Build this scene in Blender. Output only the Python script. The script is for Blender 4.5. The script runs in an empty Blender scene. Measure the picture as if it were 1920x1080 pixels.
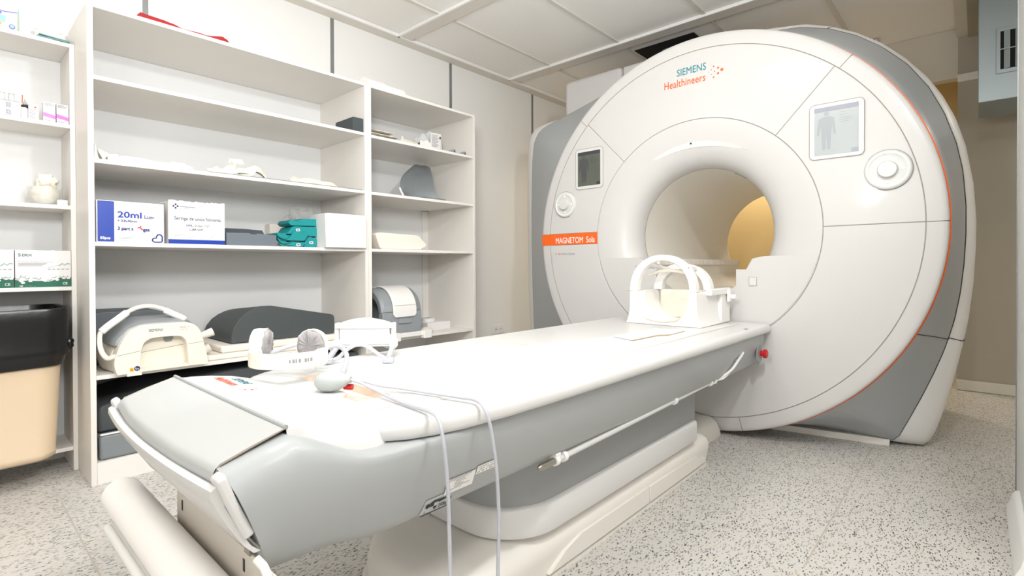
import bpy, bmesh, math, random
from math import pi, sin, cos, radians, atan2, hypot
from mathutils import Vector, Matrix, noise
from mathutils.geometry import tessellate_polygon

SC = bpy.context.scene
COL = SC.collection
random.seed(7)

# ------------------------------------------------------------------ camera
cd = bpy.data.cameras.new('camera'); cam = bpy.data.objects.new('camera', cd); COL.objects.link(cam)
F_PX, CY = 968.8, 506.5
cd.sensor_width = 36.0; cd.lens = F_PX/1920*36.0
cd.shift_y = -(540-CY)/1920
cd.clip_start = 0.02
yaw, pit, rol = radians(48.0), radians(-0.506), radians(-0.189)
fw = Vector((sin(yaw)*cos(pit), cos(yaw)*cos(pit), sin(pit)))
r0 = Vector((cos(yaw), -sin(yaw), 0)); u0 = r0.cross(fw)
rv = r0*cos(rol)+u0*sin(rol); uv = -r0*sin(rol)+u0*cos(rol)
M = Matrix((rv, uv, -fw)).transposed().to_4x4(); M.translation = (0, 0, 1.0)
cam.matrix_world = M
SC.camera = cam

# ------------------------------------------------------------------ world, lights, exposure
w = bpy.data.worlds.new('world'); SC.world = w; w.use_nodes = True
w.node_tree.nodes['Background'].inputs[0].default_value = (1.0, 0.97, 0.92, 1)
w.node_tree.nodes['Background'].inputs[1].default_value = 0.03
SC.view_settings.view_transform = 'Standard'; SC.view_settings.look = 'None'
SC.view_settings.gamma = 1.0; SC.view_settings.use_curve_mapping = False
SC.view_settings.exposure = 0.0

def area(name, loc, size, power, col, target=None, shape='SQUARE', size_y=None):
    l = bpy.data.lights.new(name, 'AREA'); l.shape = shape; l.size = size
    if size_y: l.size_y = size_y
    l.energy = power; l.color = col
    o = bpy.data.objects.new(name, l); COL.objects.link(o); o.location = loc
    if target is not None:
        o.rotation_euler = (Vector(target)-Vector(loc)).to_track_quat('-Z', 'Y').to_euler()
    return o
# the photographer's lamp held high beside the camera
area('flash_lamp', (1.15, 0.0, 2.42), 0.16, 28, (0.98, 0.99, 1.0), (1.9, 3.0, 1.0), 'DISK')
# lamps of the ceiling luminaires (their housings are built below)
# added soft fill light behind the camera, not a source in the room
area('fill_light', (-1.7, -1.4, 1.5), 1.0, 22, (1.0, 0.995, 0.985), (1.5, 1.4, 0.7))
# second flash head turned up to the ceiling
area('bounce_flash', (0.3, 0.6, 1.75), 0.35, 43, (0.97, 0.99, 1.0), (1.55, 2.5, 2.87))
PANELS = [(-0.45, 1.15), (0.95, 1.15), (-0.45, 2.35), (0.95, -0.9), (-0.45, -0.9)]
for px_, py_ in PANELS:
    area('ceiling_lamp', (px_, py_, 2.835), 0.56, 11 if py_ < 0 else 6, (0.985, 0.99, 1.0))
area('rear_light', (4.6, -1.4, 2.7), 0.5, 12, (1.0, 0.92, 0.80))  # added unseen light that brightens the far wall at the right
area('rear_light', (6.2, 1.9, 2.7), 0.5, 38, (1.0, 0.90, 0.72))

# ------------------------------------------------------------------ materials
def s2l(c):
    c /= 255.0
    return c/12.92 if c <= 0.04045 else ((c+0.055)/1.055)**2.4
def rgb(*c): return tuple(s2l(v) for v in c)+(1.0,)
MATS = {}
def mat(name, col, rough=0.5, metal=0.0, coat=0.0, var=0.03, vscale=6.0, bump=0.0, bscale=200.0,
        trans=0.0, alpha=1.0, emit=None, estr=0.0, spec=0.5, sheen=0.0, stretch=None):
    if name in MATS: return MATS[name]
    m = bpy.data.materials.new(name); m.use_nodes = True
    nt = m.node_tree; b = nt.nodes['Principled BSDF']
    tc = nt.nodes.new('ShaderNodeTexCoord')
    src = tc.outputs['Object']
    if stretch:
        mp = nt.nodes.new('ShaderNodeMapping'); mp.inputs['Scale'].default_value = stretch
        nt.links.new(src, mp.inputs['Vector']); src = mp.outputs['Vector']
    nz = nt.nodes.new('ShaderNodeTexNoise'); nz.inputs['Scale'].default_value = vscale; nz.inputs['Detail'].default_value = 4
    nt.links.new(src, nz.inputs['Vector'])
    mx = nt.nodes.new('ShaderNodeMix'); mx.data_type = 'RGBA'
    c = Vector(col[:3])
    mx.inputs[6].default_value = (*[max(0, v*(1-var)) for v in c], 1)
    mx.inputs[7].default_value = (*[min(1, v*(1+var)) for v in c], 1)
    nt.links.new(nz.outputs['Fac'], mx.inputs[0])
    nt.links.new(mx.outputs[2], b.inputs['Base Color'])
    b.inputs['Roughness'].default_value = rough; b.inputs['Metallic'].default_value = metal
    b.inputs['Coat Weight'].default_value = coat; b.inputs['Coat Roughness'].default_value = 0.08
    b.inputs['Specular IOR Level'].default_value = spec
    b.inputs['Transmission Weight'].default_value = trans; b.inputs['Alpha'].default_value = alpha
    b.inputs['Sheen Weight'].default_value = sheen
    if emit: b.inputs['Emission Color'].default_value = emit; b.inputs['Emission Strength'].default_value = estr
    if bump:
        n2 = nt.nodes.new('ShaderNodeTexNoise'); n2.inputs['Scale'].default_value = bscale
        nt.links.new(src, n2.inputs['Vector'])
        bp = nt.nodes.new('ShaderNodeBump'); bp.inputs['Strength'].default_value = bump; bp.inputs['Distance'].default_value = 0.002
        nt.links.new(n2.outputs['Fac'], bp.inputs['Height']); nt.links.new(bp.outputs['Normal'], b.inputs['Normal'])
    MATS[name] = m
    return m
WHITE_G = mat('gantry_white', rgb(203, 201, 198), 0.34, coat=0.12, var=0.008, spec=0.35)
WHITE_B = mat('bore_white', rgb(236, 232, 224), 0.5, var=0.01)
WHITE_T = mat('table_white', rgb(214, 213, 211), 0.35, coat=0.15, var=0.008)
WHITE_P = mat('plinth_white', rgb(232, 227, 219), 0.45, var=0.015)
WHITE_N = mat('plain_white', rgb(240, 238, 234), 0.5, var=0.01)
GREY_G = mat('gantry_grey', rgb(170, 174, 176), 0.38, coat=0.2, var=0.01)
GREY_T = mat('table_grey', rgb(168, 171, 171), 0.42, coat=0.15, var=0.01)
GREY_D = mat('column_grey', rgb(150, 151, 150), 0.45, var=0.01)
BLACKG = mat('gap_black', rgb(28, 28, 30), 0.6)
GAP = mat('seam_shadow', rgb(156, 147, 136), 0.8)
ORANGE = mat('signal_orange', rgb(240, 100, 25), 0.4, var=0.01)
ORANGE_L = mat('lettering_orange', rgb(236, 98, 35), 0.5)
TEAL_L = mat('lettering_teal', rgb(0, 130, 140), 0.5)
CORAL_L = mat('lettering_coral', rgb(238, 92, 50), 0.5)
CYAN_L = mat('lettering_cyan', rgb(0, 125, 145), 0.5)
SHELF = mat('laminate_white', rgb(235, 231, 225), 0.42, var=0.02, vscale=3, bump=0.05, bscale=60)
SHELF_E = mat('laminate_side', rgb(231, 226, 219), 0.42, var=0.02, vscale=3)
BACKP = mat('back_board', rgb(228, 228, 227), 0.6, var=0.02, vscale=2)
WALLW = mat('panel_wall_white', rgb(238, 237, 234), 0.5, var=0.01, vscale=1.5)
STRIP = mat('aluminium_strip', rgb(150, 152, 152), 0.4, metal=0.6)
CEILB = mat('ceiling_beam', rgb(222, 217, 208), 0.55, var=0.01)
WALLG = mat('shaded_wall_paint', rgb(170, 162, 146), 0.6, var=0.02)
TAN = mat('tan_wall', rgb(204, 178, 128), 0.6, var=0.03, vscale=1.2)
DUCT = mat('duct_sheet_metal', rgb(152, 162, 164), 0.38, metal=0.45, var=0.03)
FOAM = mat('dark_foam', rgb(70, 76, 80), 0.8, bump=0.15, bscale=250, var=0.05)
FOAM2 = mat('charcoal_vinyl', rgb(72, 77, 78), 0.55, bump=0.1, bscale=150, var=0.04)
VINYL = mat('grey_vinyl', rgb(130, 136, 138), 0.42, bump=0.06, var=0.04)
CREAM = mat('cream_plastic', rgb(236, 229, 214), 0.4, coat=0.1, var=0.012)
STRAPC = mat('strap_fabric', rgb(232, 226, 212), 0.85, bump=0.3, bscale=300, var=0.05)
CUSH = mat('white_cushion', rgb(238, 230, 218), 0.6, bump=0.05, var=0.02)
BLUE = mat('box_blue', rgb(0, 52, 152), 0.4, var=0.02)
CARD = mat('box_cardboard_white', rgb(228, 225, 223), 0.55, var=0.015)
CARDE = mat('box_cardboard_raw', rgb(214, 196, 176), 0.8)
INK = mat('ink_blue', rgb(14, 36, 112), 0.6)
INKN = mat('ink_navy', rgb(26, 32, 74), 0.6)
INKG = mat('ink_grey', rgb(140, 140, 145), 0.6)
INKK = mat('ink_black', rgb(40, 40, 42), 0.6)
GREENB = mat('box_green', rgb(14, 98, 76), 0.45, var=0.04)
GREENI = mat('ink_green', rgb(30, 95, 90), 0.5)
TEAL = mat('teal_foam', rgb(0, 138, 140), 0.5, var=0.05, bump=0.05)
BINM = mat('bin_beige', rgb(214, 192, 162), 0.45, var=0.02)
BAG = mat('black_bag', rgb(14, 14, 15), 0.28, bump=0.4, bscale=25)
CLEAR = mat('clear_plastic', rgb(235, 236, 236), 0.12, trans=0.85, var=0.01)
FILM = mat('clear_film', rgb(225, 226, 222), 0.2, alpha=0.24, var=0.02)
TUBE = mat('tube_plastic', rgb(222, 224, 232), 0.2, trans=0.45, var=0.01)
BULBG = mat('rubber_grey', rgb(176, 182, 180), 0.5)
RED = mat('red_plastic', rgb(196, 24, 28), 0.35)
REDC = mat('red_cloth', rgb(168, 34, 42), 0.8, bump=0.3, bscale=80, var=0.12, vscale=14)
MESHF = mat('hygiene_cover_fabric', rgb(150, 146, 146), 0.9, var=0.5, vscale=60, stretch=(1, 1, 0.12), bump=0.3)
PAPER = mat('paper_roll_white', rgb(250, 246, 241), 0.75, var=0.01)
STEEL = mat('brushed_steel', rgb(170, 165, 155), 0.35, metal=0.9)
KNEE = mat('coil_grey', rgb(150, 155, 158), 0.42, var=0.02)
KNEED = mat('coil_inner_grey', rgb(80, 86, 92), 0.6)
LCDD = mat('screen_dark', rgb(84, 88, 78), 0.15, coat=0.5, var=0.03)
LCDB = mat('screen_dark_bar', rgb(58, 60, 62), 0.2)
LCDF = mat('screen_dark_figure', rgb(74, 76, 76), 0.2)
LCDL = mat('screen_light', rgb(176, 182, 182), 0.2, coat=0.5, var=0.04, vscale=3)  # right screen's paler look from its viewing angle, put into these colours
LCDLB = mat('screen_light_bar', rgb(152, 154, 164), 0.25)
LCDLF = mat('screen_light_figure', rgb(159, 165, 168), 0.25)
BEZEL = mat('screen_bezel', rgb(208, 208, 204), 0.35)
PINK = mat('box_pink', rgb(244, 120, 205), 0.45)
PINKL = mat('box_pink_pale', rgb(250, 205, 230), 0.45)
LINER = mat('print_blue', rgb(150, 195, 228), 0.5)
PURP = mat('print_purple', rgb(118, 110, 190), 0.5)
SAGE = mat('print_sage', rgb(130, 180, 158), 0.5)
YEL = mat('warning_yellow', rgb(238, 172, 20), 0.5)
NAVY = mat('sign_navy', rgb(30, 50, 100), 0.5)
COTTON = mat('cotton_wool', rgb(240, 232, 216), 0.95, bump=0.6, bscale=60)
MASKG = mat('mask_green', rgb(120, 160, 155), 0.7, var=0.3, vscale=25)
OUTB = mat('beige_recess', rgb(226, 210, 194), 0.6)
DARKH = mat('ceiling_void', rgb(14, 14, 15), 0.9)
PIPE = mat('black_hose', rgb(84, 84, 90), 0.5)

# floor: flecked vinyl
def floor_mat():
    m = bpy.data.materials.new('flecked_vinyl'); m.use_nodes = True
    nt = m.node_tree; b = nt.nodes['Principled BSDF']; L = nt.links.new
    tc = nt.nodes.new('ShaderNodeTexCoord')
    def rotm(ang, sc):
        mp = nt.nodes.new('ShaderNodeMapping'); mp.inputs['Rotation'].default_value = (0, 0, ang)
        mp.inputs['Scale'].default_value = sc
        L(tc.outputs['Object'], mp.inputs['Vector']); return mp.outputs['Vector']
    col = None
    base = nt.nodes.new('ShaderNodeTexNoise'); base.inputs['Scale'].default_value = 2.0
    L(tc.outputs['Object'], base.inputs['Vector'])
    mx0 = nt.nodes.new('ShaderNodeMix'); mx0.data_type = 'RGBA'
    mx0.inputs[6].default_value = rgb(203, 199, 193); mx0.inputs[7].default_value = rgb(210, 206, 199)
    L(base.outputs['Fac'], mx0.inputs[0]); col = mx0.outputs[2]
    # (rotation, scale, voronoi cell scale, size threshold, cell keep fraction, colour)
    for ang, sc, vs, th, keep, c in [
        (0.55, (1, 2.6, 1), 38, 0.32, 0.46, rgb(172, 172, 170)),
        (0.95, (1, 2.4, 1), 46, 0.29, 0.40, rgb(148, 150, 150)),
        (0.70, (1, 2.6, 1), 52, 0.29, 0.36, rgb(90, 93, 95)),
        (0.78, (1, 2.3, 1), 62, 0.32, 0.34, rgb(60, 63, 65)),
        (0.40, (1, 2.4, 1), 40, 0.28, 0.28, rgb(190, 176, 158))]:
        v = rotm(ang, sc)
        wn = nt.nodes.new('ShaderNodeTexNoise'); wn.inputs['Scale'].default_value = vs*1.3
        L(v, wn.inputs['Vector'])
        ad = nt.nodes.new('ShaderNodeMixRGB'); ad.blend_type = 'LINEAR_LIGHT'; ad.inputs[0].default_value = 0.012
        L(v, ad.inputs[1]); L(wn.outputs['Color'], ad.inputs[2])
        vo = nt.nodes.new('ShaderNodeTexVoronoi'); vo.inputs['Scale'].default_value = vs
        L(ad.outputs[0], vo.inputs['Vector'])
        lt = nt.nodes.new('ShaderNodeMath'); lt.operation = 'LESS_THAN'; lt.inputs[1].default_value = th
        L(vo.outputs['Distance'], lt.inputs[0])
        sp = nt.nodes.new('ShaderNodeSeparateColor'); L(vo.outputs['Color'], sp.inputs[0])
        l2 = nt.nodes.new('ShaderNodeMath'); l2.operation = 'LESS_THAN'; l2.inputs[1].default_value = keep
        L(sp.outputs[0], l2.inputs[0])
        mu = nt.nodes.new('ShaderNodeMath'); mu.operation = 'MULTIPLY'
        L(lt.outputs[0], mu.inputs[0]); L(l2.outputs[0], mu.inputs[1])
        mx = nt.nodes.new('ShaderNodeMix'); mx.data_type = 'RGBA'
        L(mu.outputs[0], mx.inputs[0]); L(col, mx.inputs[6]); mx.inputs[7].default_value = c
        col = mx.outputs[2]
    L(col, b.inputs['Base Color']); b.inputs['Roughness'].default_value = 0.42
    return m
FLOOR = floor_mat()

def ceil_mat():
    m = mat('mineral_tile', rgb(246, 243, 238), 0.85, var=0.02, vscale=40, bump=0.25, bscale=300)
    return m
TILE = ceil_mat()

# ------------------------------------------------------------------ mesh helpers
class MB:
    def __init__(s): s.v = []; s.f = []
    def add(s, vs, fs):
        n = len(s.v); s.v += [tuple(v) for v in vs]; s.f += [tuple(i+n for i in f) for f in fs]; return s
    def box(s, x0, x1, y0, y1, z0, z1):
        v = [(x, y, z) for x in (x0, x1) for y in (y0, y1) for z in (z0, z1)]
        return s.add(v, [(0, 1, 3, 2), (4, 6, 7, 5), (0, 4, 5, 1), (2, 3, 7, 6), (0, 2, 6, 4), (1, 5, 7, 3)])
    def obox(s, c, a, b, d):
        """box from centre and three half-vectors"""
        c, a, b, d = Vector(c), Vector(a), Vector(b), Vector(d)
        v = [c+i*a+j*b+k*d for i in (-1, 1) for j in (-1, 1) for k in (-1, 1)]
        return s.add(v, [(0, 1, 3, 2), (4, 6, 7, 5), (0, 4, 5, 1), (2, 3, 7, 6), (0, 2, 6, 4), (1, 5, 7, 3)])
    def loft(s, loops, cap0=True, cap1=True, closed=True):
        n = len(loops[0]); vs = [p for l in loops for p in l]; fs = []
        for i in range(len(loops)-1):
            for j in range(n if closed else n-1):
                k = (j+1) % n
                fs.append((i*n+j, i*n+k, (i+1)*n+k, (i+1)*n+j))
        if cap0: fs.append(tuple(range(n-1, -1, -1)))
        if cap1: fs.append(tuple((len(loops)-1)*n+j for j in range(n)))
        return s.add(vs, fs)
    def tube(s, pts, r, n=12, caps=True):
        pts = [Vector(p) for p in pts]; rings = []; up = None
        for i, p in enumerate(pts):
            t = (pts[min(i+1, len(pts)-1)]-pts[max(i-1, 0)]).normalized()
            if up is None:
                up = Vector((0, 0, 1)) if abs(t.z) < 0.9 else Vector((1, 0, 0))
            a = t.cross(up).normalized(); bb = a.cross(t).normalized(); up = bb
            rr = r[i] if isinstance(r, (list, tuple)) else r
            rings.append([p+(a*cos(2*pi*j/n)+bb*sin(2*pi*j/n))*rr for j in range(n)])
        return s.loft(rings, caps, caps)
    def revolve(s, prof, c, axis='X', n=96, a0=0, a1=2*pi, capp=False):
        """prof: (along axis, radius); c = the other two coords of the axis line"""
        full = abs(a1-a0-2*pi) < 1e-6; m = n if full else n+1
        rings = []
        for x, r in prof:
            ring = []
            for j in range(m):
                t = a0+(a1-a0)*j/n
                p, q = c[0]+r*cos(t), c[1]+r*sin(t)
                ring.append((x, p, q) if axis == 'X' else ((p, x, q) if axis == 'Y' else (p, q, x)))
            rings.append(ring)
        return s.loft(rings, capp, capp, full)
    def prism(s, poly, axis, a, b):
        """poly of 2D points (may be concave), extruded along axis from a to b"""
        def P(p, t):
            return (t, p[0], p[1]) if axis == 'X' else ((p[0], t, p[1]) if axis == 'Y' else (p[0], p[1], t))
        n = len(poly); vs = [P(p, a) for p in poly]+[P(p, b) for p in poly]
        tr = tessellate_polygon([[Vector((p[0], p[1], 0)) for p in poly]])
        fs = [(i, (i+1) % n, n+(i+1) % n, n+i) for i in range(n)]
        fs += [tuple(t) for t in tr]+[tuple(n+i for i in reversed(t)) for t in tr]
        return s.add(vs, fs)
    def grid(s, fn, nu, nv, thick=None):
        vs = [fn(i/nu, j/nv) for i in range(nu+1) for j in range(nv+1)]
        fs = [(i*(nv+1)+j, i*(nv+1)+j+1, (i+1)*(nv+1)+j+1, (i+1)*(nv+1)+j) for i in range(nu) for j in range(nv)]
        return s.add(vs, fs)
    def sphere(s, c, r, nu=20, nv=12, sc=(1, 1, 1), disp=0, seed=0):
        vs = []; fs = []
        for i in range(nv+1):
            th = pi*i/nv
            for j in range(nu):
                ph = 2*pi*j/nu
                d = Vector((sin(th)*cos(ph), sin(th)*sin(ph), cos(th)))
                k = 1+disp*noise.noise(d*2.5+Vector((seed, seed, seed)))
                vs.append((c[0]+d.x*r*sc[0]*k, c[1]+d.y*r*sc[1]*k, c[2]+d.z*r*sc[2]*k))
        for i in range(nv):
            for j in range(nu):
                fs.append((i*nu+j, (i+1)*nu+j, (i+1)*nu+(j+1) % nu, i*nu+(j+1) % nu))
        return s.add(vs, fs)

def link(o, parent=None):
    COL.objects.link(o)
    if parent is not None: o.parent = parent
    return o
def root_loc(o):
    v = Vector((0, 0, 0))
    while o is not None: v += o.location; o = o.parent
    return v
def part(name, mb, material, parent=None, world=True, bevel=0, seg=2, smooth=35, solid=0, sub=0, loc=None, label=None):
    """one mesh object; coordinates are given in the world and stored relative to the object's own origin"""
    me = bpy.data.meshes.new(name)
    bm = bmesh.new()
    vv = [bm.verts.new(v) for v in mb.v]
    for f in mb.f:
        try:
            if len(set(f)) >= 3: bm.faces.new([vv[i] for i in f])
        except ValueError: pass
    bmesh.ops.remove_doubles(bm, verts=bm.verts, dist=1e-6)
    bmesh.ops.recalc_face_normals(bm, faces=bm.faces)
    bm.to_mesh(me); bm.free()
    if smooth:
        for p in me.polygons: p.use_smooth = True
        me.set_sharp_from_angle(angle=radians(smooth))
    o = bpy.data.objects.new(name, me)
    off = Vector((0, 0, 0))
    if world:
        if parent is not None: off = root_loc(parent)
        elif mb.v:
            xs = [v[0] for v in mb.v]; ys = [v[1] for v in mb.v]; zs = [v[2] for v in mb.v]
            off = Vector(((min(xs)+max(xs))/2, (min(ys)+max(ys))/2, min(zs))); o.location = off
        me.transform(Matrix.Translation(-off))
    if loc is not None: o.location = loc
    link(o, parent)
    me.materials.append(material)
    if bevel:
        b = o.modifiers.new('bevel', 'BEVEL'); b.width = bevel; b.segments = seg; b.limit_method = 'ANGLE'
        b.angle_limit = radians(40); b.harden_normals = False
    if solid:
        b = o.modifiers.new('solid', 'SOLIDIFY'); b.thickness = solid; b.offset = 0
    if sub:
        b = o.modifiers.new('sub', 'SUBSURF'); b.levels = sub; b.render_levels = sub
    if label: o['label'] = label
    return o
def tag(o, label, cat, group=None, kind=None):
    o['label'] = label; o['category'] = cat
    if group: o['group'] = group
    if kind: o['kind'] = kind
    return o
def thing(name, label, cat, loc, group=None):
    o = bpy.data.objects.new(name, None); o.empty_display_size = 0.05; link(o); o.location = loc
    return tag(o, label, cat, group)
def single(name, mb, material, label, cat, group=None, **k):
    return tag(part(name, mb, material, **k), label, cat, group)
def struct(name, mb, material, parent=None, **k):
    o = part(name, mb, material, parent, **k)
    if parent is None: o['kind'] = 'structure'
    return o
def copy_tree(o, parent=None):
    c = o.copy(); COL.objects.link(c)
    if parent is not None: c.parent = parent
    for ch in list(o.children): copy_tree(ch, c)
    return c
def text_mb(txt, size, origin, right, up, normal_off=0.0008, bold=0.0, align='LEFT', xs=1.0, space=1.0):
    """flat lettering as geometry: origin = baseline start, right/up unit vectors"""
    cu = bpy.data.curves.new('t', 'FONT'); cu.body = txt; cu.size = size; cu.align_x = align
    cu.space_character = space; cu.resolution_u = 3
    to = bpy.data.objects.new('t', cu); COL.objects.link(to)
    bpy.context.view_layer.update()
    dg = bpy.context.evaluated_depsgraph_get()
    me = bpy.data.meshes.new_from_object(to.evaluated_get(dg))
    right, up = Vector(right), Vector(up); nrm = right.cross(up).normalized()
    mb = MB(); o = Vector(origin)+nrm*normal_off
    for k, (sx, sy) in enumerate([(0, 0)] if not bold else [(0, 0), (-bold, 0), (bold, 0), (0, -bold), (0, bold)]):
        mb.add([o+nrm*(k*6e-5)+right*(v.co.x*xs+sx)+up*(v.co.y+sy) for v in me.vertices], [tuple(p.vertices) for p in me.polygons])
    bpy.data.objects.remove(to); bpy.data.curves.remove(cu); bpy.data.meshes.remove(me)
    return mb
def quadmb(o, right, up, w, h, off=0.0008, mb=None):
    mb = mb or MB(); right, up = Vector(right), Vector(up); n = right.cross(up).normalized(); o = Vector(o)+n*off
    return mb.add([o, o+right*w, o+right*w+up*h, o+up*h], [(0, 1, 2, 3)])
def discmb(o, right, up, r, off=0.0008, n=16, mb=None):
    mb = mb or MB(); right, up = Vector(right), Vector(up); nn = right.cross(up).normalized(); o = Vector(o)+nn*off
    return mb.add([o+right*(r*cos(2*pi*i/n))+up*(r*sin(2*pi*i/n)) for i in range(n)], [tuple(range(n))])
def strokemb(pts, wd, o, right, up, off=0.0008, mb=None, closed=False):
    """ribbon along 2D pts laid on a face"""
    mb = mb or MB(); right, up = Vector(right), Vector(up); nn = right.cross(up).normalized(); o = Vector(o)+nn*off
    P = [Vector((p[0], p[1])) for p in pts]; n = len(P); A = []; B = []
    for i in range(n):
        if closed: t = P[(i+1) % n]-P[i-1]
        else: t = P[min(i+1, n-1)]-P[max(i-1, 0)]
        t.normalize(); q = Vector((-t.y, t.x))*wd/2
        A.append(P[i]+q); B.append(P[i]-q)
    vs = [o+right*p.x+up*p.y for p in A+B]
    fs = [(i, (i+1) % n, n+(i+1) % n, n+i) for i in range(n if closed else n-1)]
    return mb.add(vs, fs)
def rrect(cx, cy, w, h, r, n=6):
    pts = []
    for sx, sy, a in ((1, 1, 0), (-1, 1, 90), (-1, -1, 180), (1, -1, 270)):
        for i in range(n+1):
            t = radians(a+90*i/n)
            pts.append((cx+sx*(w/2-r)+r*cos(t), cy+sy*(h/2-r)+r*sin(t)))
    return pts
def smooth_path(pts, n=8):
    """Catmull-Rom through 3D points"""
    P = [Vector(p) for p in pts]; out = []
    for i in range(len(P)-1):
        p0, p1, p2, p3 = P[max(i-1, 0)], P[i], P[i+1], P[min(i+2, len(P)-1)]
        for k in range(n):
            t = k/n
            out.append(0.5*((2*p1)+(-p0+p2)*t+(2*p0-5*p1+4*p2-p3)*t*t+(-p0+3*p1-3*p2+p3)*t**3))
    out.append(P[-1]); return out
XR, YL, ZU = (1, 0, 0), (0, 1, 0), (0, 0, 1)

# ================================================================== THE ROOM
YW, ZC, XF = 3.59, 2.85, 5.43          # shelf wall, ceiling underside, far wall
struct('floor', MB().box(-2.5, 6.9, -2.3, 3.8, -0.06, 0.0), FLOOR, smooth=0)
# welded joint lines of the vinyl sheet
struct('trim_1', MB().box(1.9, 3.40, 0.42, 0.425, 0.0, 0.0008), mat('floor_weld', rgb(186, 178, 168), 0.5), smooth=0)
struct('trim_2', MB().box(0.34, 0.345, 1.2, 2.9, 0.0, 0.0008), MATS['floor_weld'], smooth=0)
wl = struct('wall_left', MB().box(-2.5, 6.9, YW, YW+0.12, 0, 3.0), WALLW, smooth=0)
for i in range(-3, 5):
    struct('panel_joint_strip', MB().box(1.985+1.168*i-0.014, 1.985+1.168*i+0.014, YW-0.004, YW, 0.1, ZC), STRIP, parent=wl, smooth=0)
struct('baseboard_left', MB().box(2.9, 6.8, YW-0.012, YW, 0.0, 0.08), WALLW, smooth=0)
struct('wall_back', MB().box(-2.5, -2.38, -2.3, YW, 0, 3.0), WALLW, smooth=0)
struct('wall_front', MB().box(-2.5, 6.9, -2.3, -2.18, 0, 3.0), WALLW, smooth=0)
struct('wall_tan', MB().box(6.62, 6.75, -2.2, YW, 0, 3.0), TAN, smooth=0)
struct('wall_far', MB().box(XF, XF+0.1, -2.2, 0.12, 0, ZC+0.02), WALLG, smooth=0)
struct('trim_3', MB().box(XF, XF+0.1, 0.12, YW, 2.48, ZC+0.02), mat('lintel_paint', rgb(206, 198, 184), 0.6), smooth=0)
struct('trim_4', MB().box(XF-0.02, XF, -2.2, 0.12, 2.44, 2.50), CEILB, bevel=0.003)
struct('baseboard_far', MB().prism([(XF, 0), (XF-0.018, 0), (XF-0.018, 0.055), (XF-0.008, 0.085), (XF, 0.085)], 'Y', -2.2, 0.12) if False else
       MB().box(XF-0.018, XF, -2.2, 0.12, 0, 0.085), mat('baseboard_paint', rgb(214, 208, 194), 0.5), bevel=0.008)
# near wall stub at the right edge of the view
struct('wall_right', MB().box(2.22, 3.085, -0.26, -0.128, 0, ZC), mat('wall_right_paint', rgb(226, 228, 224), 0.45), smooth=0)
struct('baseboard_right', MB().loft([[(x, -0.128, 0), (x, -0.09, 0), (x, -0.09, 0.035), (x, -0.102, 0.06), (x, -0.108, 0.085), (x, -0.116, 0.098), (x, -0.128, 0.1)] for x in (2.225, 2.86)]), WALLW, smooth=50)
struct('trim_5', MB().box(3.075, 3.09, -0.262, -0.124, 0, ZC), STRIP, smooth=0)

# ---- ceiling grid: wide beams across the room, tiles lying a little higher
struct('ceiling', MB().box(-2.5, 6.9, -2.3, YW, ZC+0.022, ZC+0.08), TILE, smooth=0)
bx = [1.23-1.33*2, 1.23-1.33, 1.23, 2.56, 3.89]
for i, x in enumerate(bx):
    b = struct('trim_%d' % (6+i), MB().box(x-0.05, x+0.06, -2.2, 3.49, ZC, ZC+0.022), CEILB, bevel=0.002)
    struct('edge_profile', MB().box(x-0.066, x-0.048, -2.2, 3.49, ZC-0.004, ZC+0.02), WALLW, parent=b, smooth=0)
tj = MB()
for i in range(-3, 5):
    y = 1.515+0.7285*i
    if y < 3.45: tj.box(-2.4, XF if y < 0.1 else 6.6, y-0.014, y+0.014, ZC+0.012, ZC+0.022)
struct('trim_12', tj, CEILB, smooth=0)
b = struct('trim_13', MB().box(-2.4, 6.6, 3.48, YW, ZC, ZC+0.022), CEILB, bevel=0.002)
struct('edge_profile', MB().box(-2.4, 6.6, 3.466, 3.482, ZC-0.004, ZC+0.02), WALLW, parent=b, smooth=0)
# strip and dropped panel at the right end of the ceiling
struct('trim_14', MB().box(2.9, XF, 0.06, 0.13, 2.80, ZC+0.01), CEILB, smooth=0)
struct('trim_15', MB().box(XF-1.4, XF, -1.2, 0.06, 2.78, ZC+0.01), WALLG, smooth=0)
struct('trim_16', MB().box(5.2, 5.3, 0.62, 3.5, ZC-0.02, ZC+0.01), CEILB, smooth=0)
# dark service opening above the scanner with hoses
op = struct('trim_17', MB().box(4.08, 4.5, 1.70, 2.24, ZC+0.0175, ZC+0.0215), DARKH, smooth=0)
hose = thing('quench_hoses', 'bundle of black hoses rising into dark ceiling opening above scanner', 'hose', (4.26, 1.95, 2.64))
for k, (dx, dy, r) in enumerate([(0.0, 0.10, 0.06), (0.02, -0.04, 0.055), (0.05, -0.16, 0.05)]):
    part('hose', MB().tube([(4.25+dx, 1.95+dy, 2.64), (4.25+dx, 1.94+dy, 2.72), (4.27+dx, 1.9+dy, ZC+0.016)], r, 16), PIPE, hose)
# ceiling luminaires (outside the frame, they light the room)
for i, (x, y) in enumerate(PANELS):
    t = thing('ceiling_light', 'square white ceiling panel light set in the tiles', 'ceiling light', (x, y, ZC), 'ceiling panel lights')
    part('frame', MB().box(x-0.31, x+0.31, y-0.31, y+0.31, ZC+0.004, ZC+0.022), WALLW, t, bevel=0.003)
    part('diffuser', MB().box(x-0.285, x+0.285, y-0.285, y+0.285, ZC-0.002, ZC+0.004), mat('lamp_diffuser', rgb(255, 250, 240), 0.4, emit=(1, 0.972, 0.935, 1), estr=6.0), t, smooth=0)
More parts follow.
